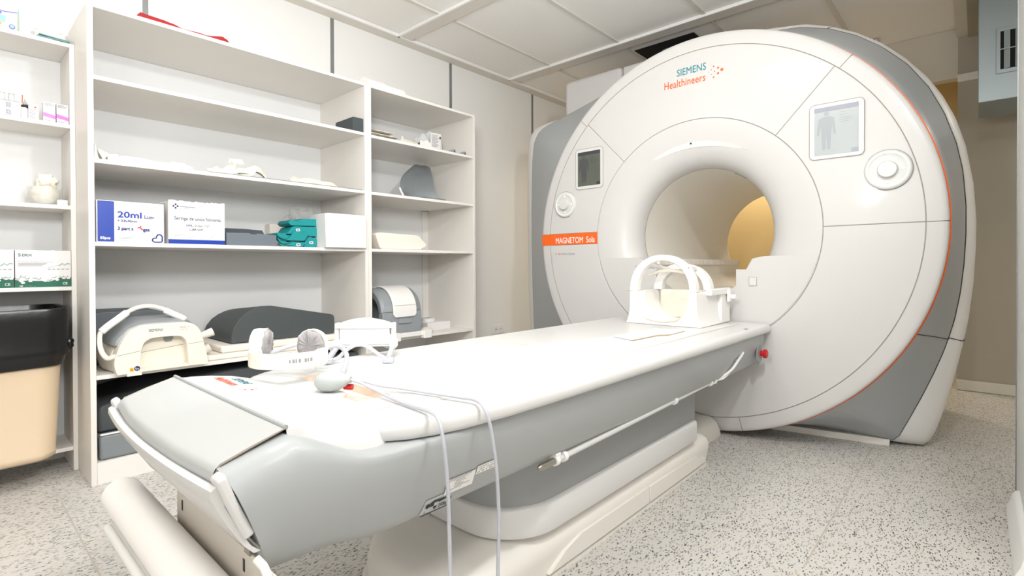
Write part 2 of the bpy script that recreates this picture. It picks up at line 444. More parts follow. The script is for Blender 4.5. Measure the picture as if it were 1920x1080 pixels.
# air duct at the upper right
duct = thing('air_duct', 'grey metal air duct with black slotted grille hanging at upper right', 'air duct', (4.75, -0.35, 2.05))
dz0, dx = 2.05, 4.55
part('casing', MB().box(dx, dx+0.5, -0.9, 0.0, dz0, ZC-0.075), DUCT, duct, bevel=0.004)
part('grille_frame', MB().box(dx-0.008, dx, -0.62, -0.085, 2.215, 2.505), DUCT, duct, bevel=0.002)
part('grille_opening', MB().box(dx-0.0095, dx-0.008, -0.60, -0.105, 2.24, 2.48), DARKH, duct, smooth=0)
for i in range(9):
    y = -0.135-0.052*i
    part('slat', MB().obox((dx-0.014, y, 2.36), (0.006, 0.013, 0), (0.0012, -0.0012, 0), (0, 0, 0.119)), DUCT, duct, smooth=0)
part('grille_bar', MB().box(dx-0.0225, dx-0.0205, -0.60, -0.105, 2.36, 2.366), STRIP, duct, smooth=0)
# wall socket
so = thing('wall_socket', 'white double wall socket low on the wall beside the shelves', 'socket', (3.76, YW, 0.33))
part('plate', MB().box(3.69, 3.85, YW-0.012, YW, 0.315, 0.405), WALLW, so, bevel=0.004)
for x in (3.735, 3.805):
    part('outlet', MB().revolve([(YW-0.013, 0.027), (YW-0.016, 0.027), (YW-0.016, 0.022), (YW-0.013, 0.020)], (x, 0.36), 'Y', 24), WALLW, so)
    for d in (-0.009, 0.009):
        part('pin_hole', discmb((x+d, YW-0.0125, 0.36), XR, ZU, 0.0045), BLACKG, so, smooth=0)

# ================================================================== SHELVING
def shelving(label, x0, x1, yf, h, tops, thl, thr, plinth, low_board, back_from=0.0):
    t = thing('shelving_unit', label, 'shelves', ((x0+x1)/2, (yf+3.58)/2, 0))
    part('side_panel', MB().box(x0, x0+thl, yf, 3.58, 0, h), SHELF_E, t, bevel=0.0012, seg=1)
    part('side_panel', MB().box(x1-thr, x1, yf, 3.58, 0, h), SHELF_E, t, bevel=0.0012, seg=1)
    for z in tops:
        part('shelf', MB().box(x0+thl, x1-thr, yf+0.0005, 3.58, z-0.019, z), SHELF, t, bevel=0.001, seg=1)
    part('back_panel', MB().box(x0+thl, x1-thr, 3.574, 3.579, back_from, h-0.02), BACKP, t, smooth=0)
    if plinth:
        part('plinth', MB().box(x0+thl, x1-thr, yf+0.001, yf+0.019, 0, plinth), SHELF, t, bevel=0.001, seg=1)
        part('shelf', MB().box(x0+thl, x1-thr, yf+0.019, 3.574, plinth-0.02, plinth-0.001), SHELF, t, smooth=0)
    return t
YS = 2.987
shelving('tall white open shelving unit with six wide shelves behind the scanner table', 0.457, 1.904, YS, 2.201, [2.201, 1.875, 1.495, 1.115, 0.501], 0.0225, 0.025, 0.101, True)
u2 = shelving('narrow white shelving unit joined to the right of the wide one', 1.905, 2.881, YS, 2.201, [2.201, 1.871, 1.493, 1.115, 0.501], 0.0235, 0.024, 0.101, True)
part('back_batten', MB().box(2.80, 2.857, 3.555, 3.574, 0.5, 1.47), SHELF, u2, smooth=0)
shelving('recessed white shelving unit at the left edge behind the waste bin', -0.75, 0.4565, 3.293, 2.089, [2.089, 1.695, 1.300, 0.905, 0.121], 0.02, 0.0195, 0, False)

# ================================================================== MRI SCANNER
GX, GY, GZ = 3.07, 1.280, 1.194
def gpt(r, a, x):                       # a: degrees, 0 = towards -Y, 90 = up
    t = radians(a); return (x, GY-r*cos(t), GZ+r*sin(t))
mri = thing('mri_scanner', 'large white ring-shaped MRI scanner with grey sides and an orange edge line', 'MRI scanner', (3.6, GY, 0))
def face_x(r):                          # slightly domed front
    return GX+0.010*((r-0.70)/0.485)**2
def polar_panel(r0, r1, a0, a1, depth=0.012, gap=0.0015, nr=6):
    A0 = a0 if callable(a0) else (lambda r: a0)
    A1 = a1 if callable(a1) else (lambda r: a1)
    na = max(4, int(abs(A1(r0)-A0(r0))/2))
    ri, ro = r0+gap, r1-gap
    front = []; back = []
    for i in range(nr+1):
        r = ri+(ro-ri)*i/nr; da = math.degrees(gap/r)
        for j in range(na+1):
            a = A0(r)+da+(A1(r)-A0(r)-2*da)*j/na
            front.append(gpt(r, a, face_x(r)))
    mb = MB(); n = (nr+1)*(na+1)
    vs = front+[(p[0]+depth, p[1], p[2]) for p in front]
    fs = []
    for i in range(nr):
        for j in range(na):
            q = (i*(na+1)+j, i*(na+1)+j+1, (i+1)*(na+1)+j+1, (i+1)*(na+1)+j); fs.append(q)
    rim = [i*(na+1) for i in range(nr+1)]+[nr*(na+1)+j for j in range(1, na+1)]+[i*(na+1)+na for i in range(nr-1, -1, -1)]+[j for j in range(na-1, 0, -1)]
    for k in range(len(rim)):
        a, b = rim[k], rim[(k+1) % len(rim)]
        fs.append((a, b, n+b, n+a))
    return mb.add(vs, fs)
RB, RS, RO = 0.686, 1.103, 1.186
def s_top(r): return 180-math.degrees(math.asin(.037/r))
def s_bot(r): return 180+math.degrees(math.asin(.044/r))
for nm, r0_, r1_, a0, a1 in [('upper_cover', RB, RS, 48.2, 133.8), ('left_cover', RB, RS, 133.8, s_top), ('lower_cover', RB, RS, s_bot, 360.2),
                             ('right_cover', RB, RS, 0.2, 48.2)]:
    part(nm, polar_panel(r0_, r1_, a0, a1), WHITE_G, mri, bevel=0.0025, smooth=40)
part('name_stripe', polar_panel(RB, RO-0.002, s_top, s_bot, gap=0.0008), ORANGE, mri, bevel=0.001, smooth=40)
for a0, a1 in [(-76.2, 0.2), (0.2, 46.8), (46.8, 134.6), (134.6, 178.15), (182.2, 283.8)]:
    na = int((a1-a0)/2); mb = MB(); loops = []
    prof = [(RS+0.0022, 0.012), (RS+0.0022, 0.0), (RS+0.03, 0), (RO-0.025, 0.0), (RO-0.010, 0.003), (RO-0.002, 0.010), (RO, 0.022), (RO, 0.06)]
    for j in range(na+1):
        a = a0+0.1+(a1-a0-0.2)*j/na
        loops.append([gpt(r, a, face_x(min(r, 1.16))+dx_) for r, dx_ in prof])
    part('rim_cover', mb.loft(loops, True, True, False), WHITE_G, mri, smooth=40)
part('seam_backing', MB().revolve([(face_x(max(r, RB))+0.0035, r) for r in (RB-0.008, .75, .85, .95, 1.05, 1.12, 1.165)]+[(GX+.03, RO-.004)], (GY, GZ), 'X', 160), GAP, mri)
part('accent_ring', MB().revolve([(GX+0.0595, RO-0.03), (GX+0.0595, RO+0.006), (GX+0.076, RO+0.006), (GX+0.076, RO-0.03)], (GY, GZ), 'X', 160), ORANGE, mri)
# bore: flared mouth, tube, end ring
part('bore_mouth', MB().revolve([(GX+0.012, RB-0.0025), (GX+0.001, RB-0.0025), (GX+0.001, 0.655), (GX+0.004, 0.61), (GX+0.011, 0.56), (GX+0.022, 0.515), (GX+0.045, 0.472), (GX+0.075, 0.441), (GX+0.11, 0.421), (GX+0.15, 0.412), (GX+0.17, 0.4105)], (GY, GZ), 'X', 128), WHITE_G, mri, smooth=60)
part('bore_tube', MB().revolve([(GX+0.172, 0.41), (GX+0.9, 0.41), (4.78, 0.41), (4.86, 0.425), (4.9, 0.47)], (GY, GZ), 'X', 128), WHITE_B, mri, smooth=60)
part('bore_seam', MB().revolve([(GX+0.1702, 0.4125), (GX+0.1722, 0.4125)], (GY, GZ), 'X', 96), GAP, mri)
# light recess at the top of the mouth
cres = MB(); lp = []
for j in range(41):
    a = 56+66*j/40; k = sin(pi*j/40)**0.7
    lp.append([gpt(0.552, a, face_x(0.7)+0.0135), gpt(0.552, a, face_x(0.7)+0.0105-0.008*k), gpt(0.552-0.030*k-0.001, a, face_x(0.7)+0.017)])
part('mouth_lip', cres.loft(lp, True, True, True), WHITE_B, mri, smooth=40)
part('indicator', MB().sphere(gpt(0.546, 92, GX+0.004), 0.006, 10, 6), INKK, mri)
part('ceiling_strip', MB().obox((4.0, GY-0.20, GZ+0.355), (0.72, 0, 0), (0, 0.028, 0.016), (0, 0.002, -0.004)), mat('bore_strip', rgb(190, 180, 160), 0.5), mri, smooth=0)
# lower apron plates on each side of the table slot
ap = [(0.863, 1.049), (0.896, 1.046), (0.944, 1.035), (0.975, 0.974), (1.032, 0.974), (1.032, 0.881), (1.098, 0.832), (1.098, 0.58)]+[(GY-.682*cos(radians(a)), GZ+.682*sin(radians(a))) for a in (-70, -64, -58, -52, -46, -40, -34, -28, -22, -16, -12)]
part('apron', MB().prism(ap, 'X', GX-0.002, GX+0.11), WHITE_G, mri, bevel=0.004, seg=2)
part('apron', MB().prism([(2*GY-y, z) for y, z in ap], 'X', GX-0.002, GX+0.11), WHITE_G, mri, bevel=0.004, seg=2)
for y0 in (0.918,):
    part('socket_cover', MB().box(GX-0.005, GX-0.001, y0, y0+0.040, 0.883, 0.930), BEZEL, mri, bevel=0.001)
    part('socket_frame', strokemb([(0, 0), (0.04, 0), (0.04, 0.047), (0, 0.047)], 0.0022, (GX-0.005, y0+0.04, 0.883), (0, -1, 0), ZU, closed=True), INKG, mri, smooth=0)
part('bore_floor', MB().box(GX+0.10, 4.78, GY-0.27, GY+0.27, 0.80, 0.835), WHITE_B, mri, bevel=0.004)
rl = part('bore_rail', MB().box(GX+0.16, 4.80, GY+0.30, GY+0.375, 1.0, 1.04), WHITE_B, mri, bevel=0.006)
rg = MB()
for i in range(60):
    x = GX+0.25+i*0.024
    if x < 4.77: rg.box(x, x+0.014, GY+0.298, GY+0.372, 1.003, 1.0425)
part('rail_ribs', rg, WHITE_B, mri, smooth=0)
part('rail_web', MB().box(GX+0.16, 4.80, GY+0.315, GY+0.36, 0.835, 1.0), WHITE_B, mri, smooth=0)

# sides: loft from the disc edge to the rear outline
def polar_interp(pts):
    pts = [(pts[i][0]+(pts[(i+1) % len(pts)][0]-pts[i][0])*k/10, pts[i][1]+(pts[(i+1) % len(pts)][1]-pts[i][1])*k/10) for i in range(len(pts)) for k in range(10)]
    P = sorted([(math.degrees(atan2(z-GZ, -(y-GY))) % 360, hypot(y-GY, z-GZ)) for y, z in pts])
    P = [(P[-1][0]-360, P[-1][1])]+P+[(P[0][0]+360, P[0][1])]
    def f(a):
        a %= 360
        for i in range(len(P)-1):
            if P[i][0] <= a <= P[i+1][0]:
                t = (a-P[i][0])/max(1e-9, P[i+1][0]-P[i][0]); return P[i][1]+(P[i+1][1]-P[i][1])*t
        return P[0][1]
    return f
out_r = [(0.327, .036), (0.265, .182), (.213, .31), (.170, .426), (.132, .54), (.108, .628), (.088, .712), (.066, .85), (.052, 1.0), (.045, 1.15), (.045, 1.3), (.058, 1.48), (.084, 1.625), (.133, 1.79), (.196, 1.936), (.286, 2.08), (.399, 2.204), (.515, 2.30), (.648, 2.379), (.80, 2.435), (1.0, 2.465), (1.3, 2.475)]
out_l = [(1.6, 2.465), (1.9, 2.41), (2.20, 2.325), (2.45, 2.262), (2.62, 2.225), (2.78, 2.185), (2.85, 2.14), (2.888, 2.06), (2.905, 1.9), (2.915, 1.5), (2.912, 1.1), (2.905, .8), (2.893, .46), (2.86, .2), (2.82, .036)]
bot = [(2.5, .036), (2.1, .036), (1.7, .036), (1.28, .036), (0.9, .036), (0.6, .036), (0.45, .036)]
loop1 = out_r+out_l+bot
f1 = polar_interp(loop1)
NA = 240
def rloop(fr, x, clampz=None):
    L = []
    for i in range(NA):
        a = 360*i/NA; r = fr(a); p = gpt(r, a, x)
        if clampz is not None and p[2] < clampz: p = (p[0], p[1], clampz)
        L.append(p)
    return L
def mixf(k): return lambda a: RO+(f1(a)-RO)*k
mb = MB().loft([rloop(lambda a: RO-0.01, GX+0.06), rloop(mixf(0.02), GX+0.074, .036), rloop(mixf(0.30), GX+0.18, .036), rloop(mixf(0.62), GX+0.30, .036), rloop(mixf(1.0), 3.50, .036)], False, False)
part('side_shroud', mb, GREY_G, mri, smooth=60)
part('side_gap', MB().loft([rloop(lambda a: f1(a)-0.03, 3.500, .03), rloop(lambda a: f1(a)+0.002, 3.5005, .03), rloop(lambda a: f1(a)+0.004, 3.512, .03), rloop(lambda a: f1(a)-0.03, 3.513, .03)], False, False), BLACKG, mri, smooth=60)
out2 = [(.285, -.02), (.226, .0), (.178, .055), (.141, .184), (.102, .348), (.072, .5), (.051, .617), (.037, .707), (.018, .9), (.009, 1.1), (.008, 1.235), (.02, 1.43), (.051, 1.631), (.091, 1.782), (.14, 1.90), (.202, 2.013), (.30, 2.145), (.41, 2.261), (.525, 2.352), (.652, 2.427), (.795, 2.487), (1.0, 2.522), (1.3, 2.53), (1.6, 2.51), (1.9, 2.445), (2.3, 2.335), (2.45, 2.285), (2.64, 2.262), (2.82, 2.25), (2.95, 2.232), (3.02, 2.16), (3.043, 1.96), (3.047, 1.5), (3.043, 1.1), (3.036, .8), (3.018, .45), (2.98, .2), (2.93, .012)]
f2 = polar_interp(out2[1:]+[(2.5, 0.0), (2.1, 0.0), (1.7, 0.0), (1.28, 0.0), (0.9, 0.0), (0.6, 0.0), (0.45, -.01)])
def rimf(k, d=0.0): return lambda a: f1(a)+(f2(a)-f1(a))*k+d
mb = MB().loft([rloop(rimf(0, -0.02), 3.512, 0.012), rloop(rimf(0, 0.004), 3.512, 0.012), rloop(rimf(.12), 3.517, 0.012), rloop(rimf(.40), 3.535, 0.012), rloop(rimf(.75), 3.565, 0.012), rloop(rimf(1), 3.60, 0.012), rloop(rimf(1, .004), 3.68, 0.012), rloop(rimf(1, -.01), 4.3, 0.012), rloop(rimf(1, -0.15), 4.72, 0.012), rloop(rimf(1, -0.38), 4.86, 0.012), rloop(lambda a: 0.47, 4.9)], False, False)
part('rear_housing', mb, mat('housing_lit_white', rgb(236, 234, 231), 0.36, var=0.008), mri, smooth=60)  # same plastic as the front, lightened to stand in for light on the foot
# joint across the right side at hip height
part('side_joint', MB().tube(smooth_path([gpt(mixf(k)(-26.5)+0.0, -26.5, x) for k, x in ((0.05, GX+0.078), (0.30, GX+0.18), (0.62, GX+0.30), (1.0, 3.50))]+[gpt(f1(-26)+0.006, -26.2, 3.512), gpt(f1(-26)*.6+f2(-26)*.4+.001, -26.1, 3.535), gpt(f2(-26)+0.001, -26.0, 3.6), gpt(f2(-26)+0.004, -25.9, 3.68)], 4), 0.0022, 6), BLACKG, mri)
part('top_joint', MB().tube([gpt(f1(62.5)+0.006, 62.5, 3.51), gpt(f1(62.5)*.6+f2(62.5)*.4+.001, 62.5, 3.535), gpt(f2(62.5)+0.001, 62.5, 3.6), gpt(f2(62.5)+0.004, 62.5, 3.68)], 0.003, 6), INKG, mri)
part('floor_skirting', MB().prism([(3.385, 0.93), (3.492, 0.355), (3.56, 0.36), (3.45, 0.95)], 'Z', 0.0, 0.036), WHITE_P, mri, bevel=0.003)
# upper cabinet behind the ring
part('top_cabinet', MB().box(3.75, 4.65, 2.17, 2.74, 2.15, 2.63), WHITE_G, mri, bevel=0.035, seg=4)
part('top_cabinet', MB().box(3.755, 4.65, 1.30, 2.16, 2.15, 2.622), WHITE_G, mri, bevel=0.02, seg=3)
# seam of the small cover around the cable duct
part('lower_seam', strokemb([(-0.24, 0.094), (-0.02, 0.116), (0.09, 0.094), (0.13, 0.05), (0.13, 0.015)], 0.005, (GX-0.0, 1.28, 0.0), (0, -1, 0), ZU, off=0.002), GAP, mri, smooth=0)

# ---- screens, dials, lettering on the front
FY = (0, -1, 0)
def on_face(y, z, d=0.0): return (face_x(hypot(y-GY, z-GZ))-d, y, z)
def conform(mb, n=5):
    q = max(1, len(mb.v)//n)
    mb.v = [(face_x(hypot(y-GY, z-GZ))-0.0012-6e-5*min(i//q, n-1), y, z) for i, (x, y, z) in enumerate(mb.v)]; return mb
def screen(yc, zc, w_, h_, sw, sh, lcd, bar, fig):
    s = part('screen_bezel', MB().prism([(yc+p[0], zc+p[1]) for p in rrect(0, 0, w_, h_, 0.022)], 'X', GX-0.004, GX+0.015), BEZEL, mri, bevel=0.002, smooth=40)
    part('bezel_seam', strokemb(rrect(0, 0, w_+0.004, h_+0.004, 0.024), 0.0028, (face_x(0.9)-0.003, yc, zc), FY, ZU, closed=True), GAP, s, smooth=0)
    x = GX-0.0045
    part('display', quadmb((x, yc+sw/2, zc-sh/2), FY, ZU, sw, sh), lcd, s, smooth=0)
    part('menu_bar', quadmb((x, yc+sw/2, zc+sh/2-0.024), FY, ZU, sw, 0.024, 0.0012), bar, s, smooth=0)
    part('corner_key', quadmb((x, yc-sw/2+0.03, zc-sh/2), FY, ZU, 0.03, 0.022, 0.0012), bar, s, smooth=0)
    f = MB(); fx, fz = yc+sw*0.22, zc+0.01
    discmb((x, fx, fz+0.078), FY, ZU, 0.012, 0.0014, 14, f)
    body = [(-0.012, .064), (.012, .064), (.034, .055), (.040, .0), (.042, -.03), (.032, -.03), (.026, .02), (.022, -.02), (.018, -.105), (.004, -.105), (0, -.03), (-.004, -.105), (-.018, -.105), (-.022, -.02), (-.026, .02), (-.032, -.03), (-.042, -.03), (-.040, 0), (-.034, .055)]
    n0 = len(f.v); tr = tessellate_polygon([[Vector((p[0], p[1], 0)) for p in body]])
    f.add([(x-0.0014, fx-p[0], fz+p[1]) for p in body], [tuple(t) for t in tr])
    part('body_figure', f, fig, s, smooth=0)
    t = MB()
    for k, (wd, zz) in enumerate([(0.03, .07), (0.055, .055), (0.06, .045), (0.04, .035), (0.03, 0.085)]):
        quadmb((x, yc-sw*0.08, zc+zz), FY, ZU, wd, 0.003, 0.0014, t)
    part('menu_text', t, fig, s, smooth=0)
screen(2.030, 1.681, 0.222, 0.280, 0.186, 0.240, LCDD, LCDB, LCDF)
screen(0.537, 1.687, 0.238, 0.282, 0.194, 0.246, LCDL, LCDLB, LCDLF)
def dial(yc, zc, R):
    d = part('control_dial', MB().revolve([(GX+0.012, R), (GX-0.004, R), (GX-0.010, R-0.006), (GX-0.011, R-0.012), (GX-0.009, R-0.017), (GX-0.0085, R*0.42), (GX+0.01, R*0.42)], (yc, zc), 'X', 48), BEZEL, mri, smooth=50)
    part('dial_seam', MB().revolve([(face_x(0.99)-0.0012, R), (face_x(0.99)-0.0012, R+0.0035)], (yc, zc), 'X', 48), GAP, d)
    part('dial_ring', MB().revolve([(GX-0.0098, R-0.012), (GX-0.0125, R-0.014), (GX-0.0125, R-0.018), (GX-0.0095, R-0.020)], (yc, zc), 'X', 48), WHITE_N, d)
    part('knob', MB().revolve([(GX-0.006, R*0.44), (GX-0.026, R*0.42), (GX-0.031, R*0.38), (GX-0.032, 0.0005)], (yc, zc), 'X', 40), BEZEL, d, smooth=40)
    for a in (0, 90, 180, 270):
        part('button', MB().sphere((GX-0.009, yc-R*0.62*cos(radians(a)), zc+R*0.62*sin(radians(a))), 0.008, 10, 6, (0.4, 1, 1)), WHITE_N, d)
dial(2.238, 1.443, 0.093)
dial(0.322, 1.456, 0.096)
part('lettering', conform(text_mb('SIEMENS', 0.061, on_face(1.389, 2.166, 0.001), FY, ZU, bold=0.0003, xs=0.80, space=1.02)), TEAL_L, mri, smooth=0)
part('lettering', conform(text_mb('Healthineers', 0.066, on_face(1.472, 2.100, 0.001), FY, ZU, bold=0.0005, xs=0.74, space=1.05)), ORANGE_L, mri, smooth=0)
dots = MB()
for dy, dz, r in [(0, 0, .009), (.022, .016, .0062), (.022, -.016, .0062), (.048, .030, .005), (.048, -.034, .005), (.042, 0.0, .0035), (.062, .014, .003), (.062, -.014, .003), (.078, 0, .002)]:
    discmb(on_face(1.112+dy, 2.141+dz, 0.001), FY, ZU, r, 0.0008, 16, dots)
part('lettering', conform(dots), ORANGE_L, mri, smooth=0)
part('lettering', conform(text_mb('MAGNETOM  Sola', 0.060, on_face(2.332, 1.162, 0.0008), FY, ZU, bold=0.0004, xs=0.735)), WHITE_N, mri, smooth=0)
part('lettering', conform(text_mb('A', 0.024, on_face(2.335, 1.078, 0.001), FY, ZU)), INKG, mri, smooth=0)
part('lettering', conform(text_mb('Bio', 0.024, on_face(2.307, 1.078, 0.001), FY, ZU)), CORAL_L, mri, smooth=0)
part('lettering', conform(text_mb('Matrix System', 0.024, on_face(2.272, 1.078, 0.001), FY, ZU, xs=0.85)), INKG, mri, smooth=0)
# cable duct on the floor between table and scanner
cdct = thing('cable_duct', 'low white floor duct running from the table base to the scanner', 'cable duct', (2.84, GY, 0))
part('cover', MB().prism([(1.115, 0), (1.12, 0.03), (1.14, 0.075), (1.175, 0.1), (1.385, 0.1), (1.42, 0.075), (1.44, 0.03), (1.445, 0)], 'X', 2.63, GX-0.006), WHITE_P, cdct, smooth=50)
for x in (2.75,): part('screw', MB().sphere((x, 1.119, 0.04), 0.005, 8, 5), INKK, cdct)

# ================================================================== PATIENT TABLE
TY, ZT = 1.27, 0.675
tab = thing('patient_table', 'long white-topped grey patient table docked to the scanner', 'patient table', (1.7, TY, 0))
near = [(3.05, .430), (2.2, .430), (1.5, .430), (1.1, .429), (.93, .425), (.80, .414), (.72, .398), (.66, .375), (.615, .342), (.582, .295), (.560, .235), (.547, .165), (.541, .09)]
outline = [(x, TY-h) for x, h in near]+[(.539, TY)]+[(x, TY+h) for x, h in reversed(near)]
def inset(poly, d):
    n = len(poly); out = []
    for i in range(n):
        p0, p1, p2 = Vector(poly[i-1]), Vector(poly[i]), Vector(poly[(i+1) % n])
        if i == 0: nn = Vector((0, 1))
        elif i == n-1: nn = Vector((0, -1))
        else:
            t = (p2-p0).normalized(); nn = Vector((t.y, -t.x))
            if (Vector((1.6, TY))-p1).dot(nn) < 0: nn = -nn
        out.append((p1.x+nn.x*d, p1.y+nn.y*d))
    return out
loops = []
for d, z in [(0.05, .628), (0.012, .628), (0.003, .632), (0.0, .642), (0.0, .652), (0.004, .664), (0.011, .671), (0.020, .6745), (0.03, ZT)]:
    loops.append([(x, y, z) for x, y in inset(outline, d)])
mb = MB().loft(loops, False, False)
mb.prism(inset(outline, 0.05), 'Z', .628, .629)
# top face with the squeeze-bulb recess cut out of it
top = inset(outline, 0.03)
hole = [(0.668, 1.10), (0.668, 1.17), (0.70, 1.20), (0.70, 1.47), (0.765, 1.47), (0.765, 1.10)]
tr = tessellate_polygon([[Vector((x, y, 0)) for x, y in top], [Vector((x, y, 0)) for x, y in reversed(hole)]])
vs = [(x, y, ZT) for x, y in top]+[(x, y, ZT) for x, y in reversed(hole)]
mb.add(vs, [tuple(t) for t in tr])
part('tabletop', mb, WHITE_T, tab, smooth=50)
hb = MB().loft([[(x, y, ZT) for x, y in hole], [(x, y, ZT-0.022) for x, y in hole]], False, True)
part('recess', hb, OUTB, tab, smooth=0)
# padded bed insert
pad = rrect(1.86, TY, 2.14, 0.60, 0.03, 4)
pl = [[(x*0+1.86+(x-1.86)*(1-d/1.07), TY+(y-TY)*(1-d/0.30), z) for x, y in pad] for d, z in [(0, ZT-0.002), (0, ZT+0.0012), (0.002, ZT+0.0028), (0.006, ZT+0.0036)]]
part('bed_insert', MB().loft(pl, False, True), WHITE_T, tab, smooth=40)
part('insert_seam', strokemb([(0.79, TY-0.3045), (2.94, TY-0.3045)], 0.004, (0, 0, ZT), XR, YL, off=0.0006), mat('seam_warm', rgb(214, 204, 190), 0.7), tab, smooth=0)
part('insert_seam', strokemb([(0.79, TY+0.3045), (2.94, TY+0.3045)], 0.004, (0, 0, ZT), XR, YL, off=0.0006), MATS['seam_warm'], tab, smooth=0)
mb = MB()
for x, y, rx, ry in [(1.60, 1.37, .028, .016), (2.73, .868, .022, .010)]:
    mb.add([(x+rx*cos(2*pi*i/20), y+ry*sin(2*pi*i/20), ZT+0.0042) for i in range(20)], [tuple(range(20))])
part('cable_port', mb, mat('port_grey', rgb(205, 198, 186), 0.6), tab, smooth=0)
for x0_, y0_, x1_, y1_ in [(1.03, .93, 1.12, .945), (.66, 1.0, .75, 1.02)]:
    part('surface_mark', MB().add([(x0_, y0_, ZT+0.0006), (x1_, y1_, ZT+0.0006), (x1_, y1_+0.003, ZT+0.0006), (x0_, y0_+0.003, ZT+0.0006)], [(0, 1, 2, 3)]), MATS['port_grey'], tab, smooth=0)

# grey side shroud: cross sections along the table, near end sheared back
def shroud_sec(x, k):
    # k 0 at the near end -> 1 along the straight part : (half width, z)
    A = [(.20, .660), (.334, .664), (.352, .660), (.368, .648), (.380, .628), (.384, .60), (.381, .575), (.370, .53), (.352, .485), (.340, .464), (.318, .456)]
    B = [(.20, .624), (.39, .6275), (.398, .627), (.404, .622), (.405, .610), (.404, .59), (.399, .565), (.384, .52), (.362, .465), (.350, .445), (.330, .438)]
    S = [(a[0]+(b[0]-a[0])*k, a[1]+(b[1]-a[1])*k) for a, b in zip(A, B)]
    return S
secs = []
for x, k in [(.308, 0), (.322, 0.0), (.36, .02), (.42, .08), (.46, .20), (.50, .45), (.53, .68), (.56, .86), (.60, .97), (.68, 1), (.80, 1), (1.5, 1), (2.3, 1), (2.86, 1), (3.02, 1)]:
    S = shroud_sec(x, k); L = []
    sh = max(0, 1-(x-.308)/.35)
    rise = 0.036*max(0, 1-abs(x-.425)/.115) if x < .54 else 0       # the end console stands a little higher
    for h, z in S:
        zz = z+(rise*max(0, (z-.58)/.085))
        L.append((x+0.40*sh*(.66-z) if x < .62 else x, TY-h, zz))
    for h, z in reversed(S):
        zz = z+(rise*max(0, (z-.58)/.085))
        L.append((x+0.40*sh*(.66-z) if x < .62 else x, TY+h, zz))
    secs.append(L)
part('side_shroud', MB().loft(secs), GREY_T, tab, smooth=60)
part('shroud_shadow_gap', MB().box(.75, 3.03, TY-.385, TY+.385, .618, .629), GAP, tab, smooth=0)
# end console: grey sloping panel and raised white top
hw = .331
def conz(x):
    t = (x-.308)/.117; return .668+.036*min(1, t)
ep = []
for x, z0 in [(.300, .640), (.301, .655), (.305, .664), (.312, .6685), (.36, conz(.36)+.002), (.4225, .705)]:
    ep.append([(x, TY-hw, z0), (x-.016*1, TY-hw*.5, z0+.002), (x-.021, TY, z0+.003), (x-.016, TY+hw*.5, z0+.002), (x, TY+hw, z0)] if x < .42 else
              [(x, TY-hw, z0), (x-.004, TY-hw*.5, z0+.002), (x-.006, TY, z0+.003), (x-.004, TY+hw*.5, z0+.002), (x, TY+hw, z0)])
lo = [[(p[0], p[1], p[2]-.06) for p in r] for r in ep]
mb = MB()
for r in (ep,):
    n = len(r[0]); vs = [p for q in r for p in q]
    mb.add(vs, [(i*n+j, i*n+j+1, (i+1)*n+j+1, (i+1)*n+j) for i in range(len(r)-1) for j in range(n-1)])
fr = [[(p[0]+.012, p[1], .585) for p in ep[0]], ep[0]]
mb.add([p for q in fr for p in q], [(j, j+1, n+j+1, n+j) for j in range(n-1)])
part('end_panel', mb, mat('panel_lit_grey', rgb(184, 186, 185), 0.42, coat=0.1, var=0.01), tab, smooth=50)  # shroud grey made lighter, light from above put into the colour
for s in (-1, 1):
    part('panel_seam', MB().tube([(.302, TY+s*hw, .60), (.303, TY+s*hw, .652), (.312, TY+s*(hw+.0005), .6685), (.36, TY+s*(hw+.001), conz(.36)+.001), (.425, TY+s*hw, .7045)], [.0022, .0022, .0022, .0022, .0014], 6), GAP, tab)
part('panel_edge', MB().tube([(.4235, TY-hw, .7055), (.4195, TY-hw*.5, .7075), (.4175, TY, .7085), (.4195, TY+hw*.5, .7075), (.4235, TY+hw, .7055)], .0045, 8), GREY_T, tab)
cap = []
for x, z, h, ze in [(.424, .705, .3305, .700), (.432, .709, .331, .700), (.45, .7105, .333, .698), (.50, .707, .338, .688), (.54, .701, .343, .678), (.575, .691, .346, .668), (.605, .681, .344, .658), (.63, .675, .335, .655)]:
    row = []
    for j in range(-1, 18):
        t = -1+2*max(0, min(16, j))/16; sk = (j < 0 or j > 16)
        row.append((x-.005*(1-t*t), TY+(h+(.012 if sk else 0))*t, (z-(z-ze)*abs(t)**7+.0012*(1-t*t))-(.045 if sk else 0)))
    cap.append(row)
mb = MB(); n = 19
mb.add([p for r in cap for p in r], [(i*n+j, i*n+j+1, (i+1)*n+j+1, (i+1)*n+j) for i in range(len(cap)-1) for j in range(n-1)])
part('console_top', mb, WHITE_T, tab, smooth=60)
def capz(mb):
    xs = sorted(r[9][0] for r in cap)
    out = []
    for e_, (x, y, z) in enumerate(mb.v):
        for i in range(len(cap)-1):
            j = min(range(1, 18), key=lambda q: abs(cap[i][q][1]-y))
            a, b_ = cap[i][j], cap[i+1][j]
            if a[0] <= x <= b_[0] or i == len(cap)-2:
                t = min(1, max(0, (x-a[0])/(b_[0]-a[0]))); out.append((x, y, a[2]+(b_[2]-a[2])*t+.0009+6e-5*(e_*5//len(mb.v)))); break
    mb.v = out; return mb
part('lettering', capz(text_mb('SIEMENS', .030, (.511, 1.452, .7125), (-.02, -1, 0), (1, -.02, 0), bold=.0005, xs=.85)), CYAN_L, tab, smooth=0)
part('lettering', capz(text_mb('Healthineers', .034, (.478, 1.484, .7125), (-.02, -1, 0), (1, -.02, 0), bold=.0005, xs=.78)), CORAL_L, tab, smooth=0)
dots = MB()
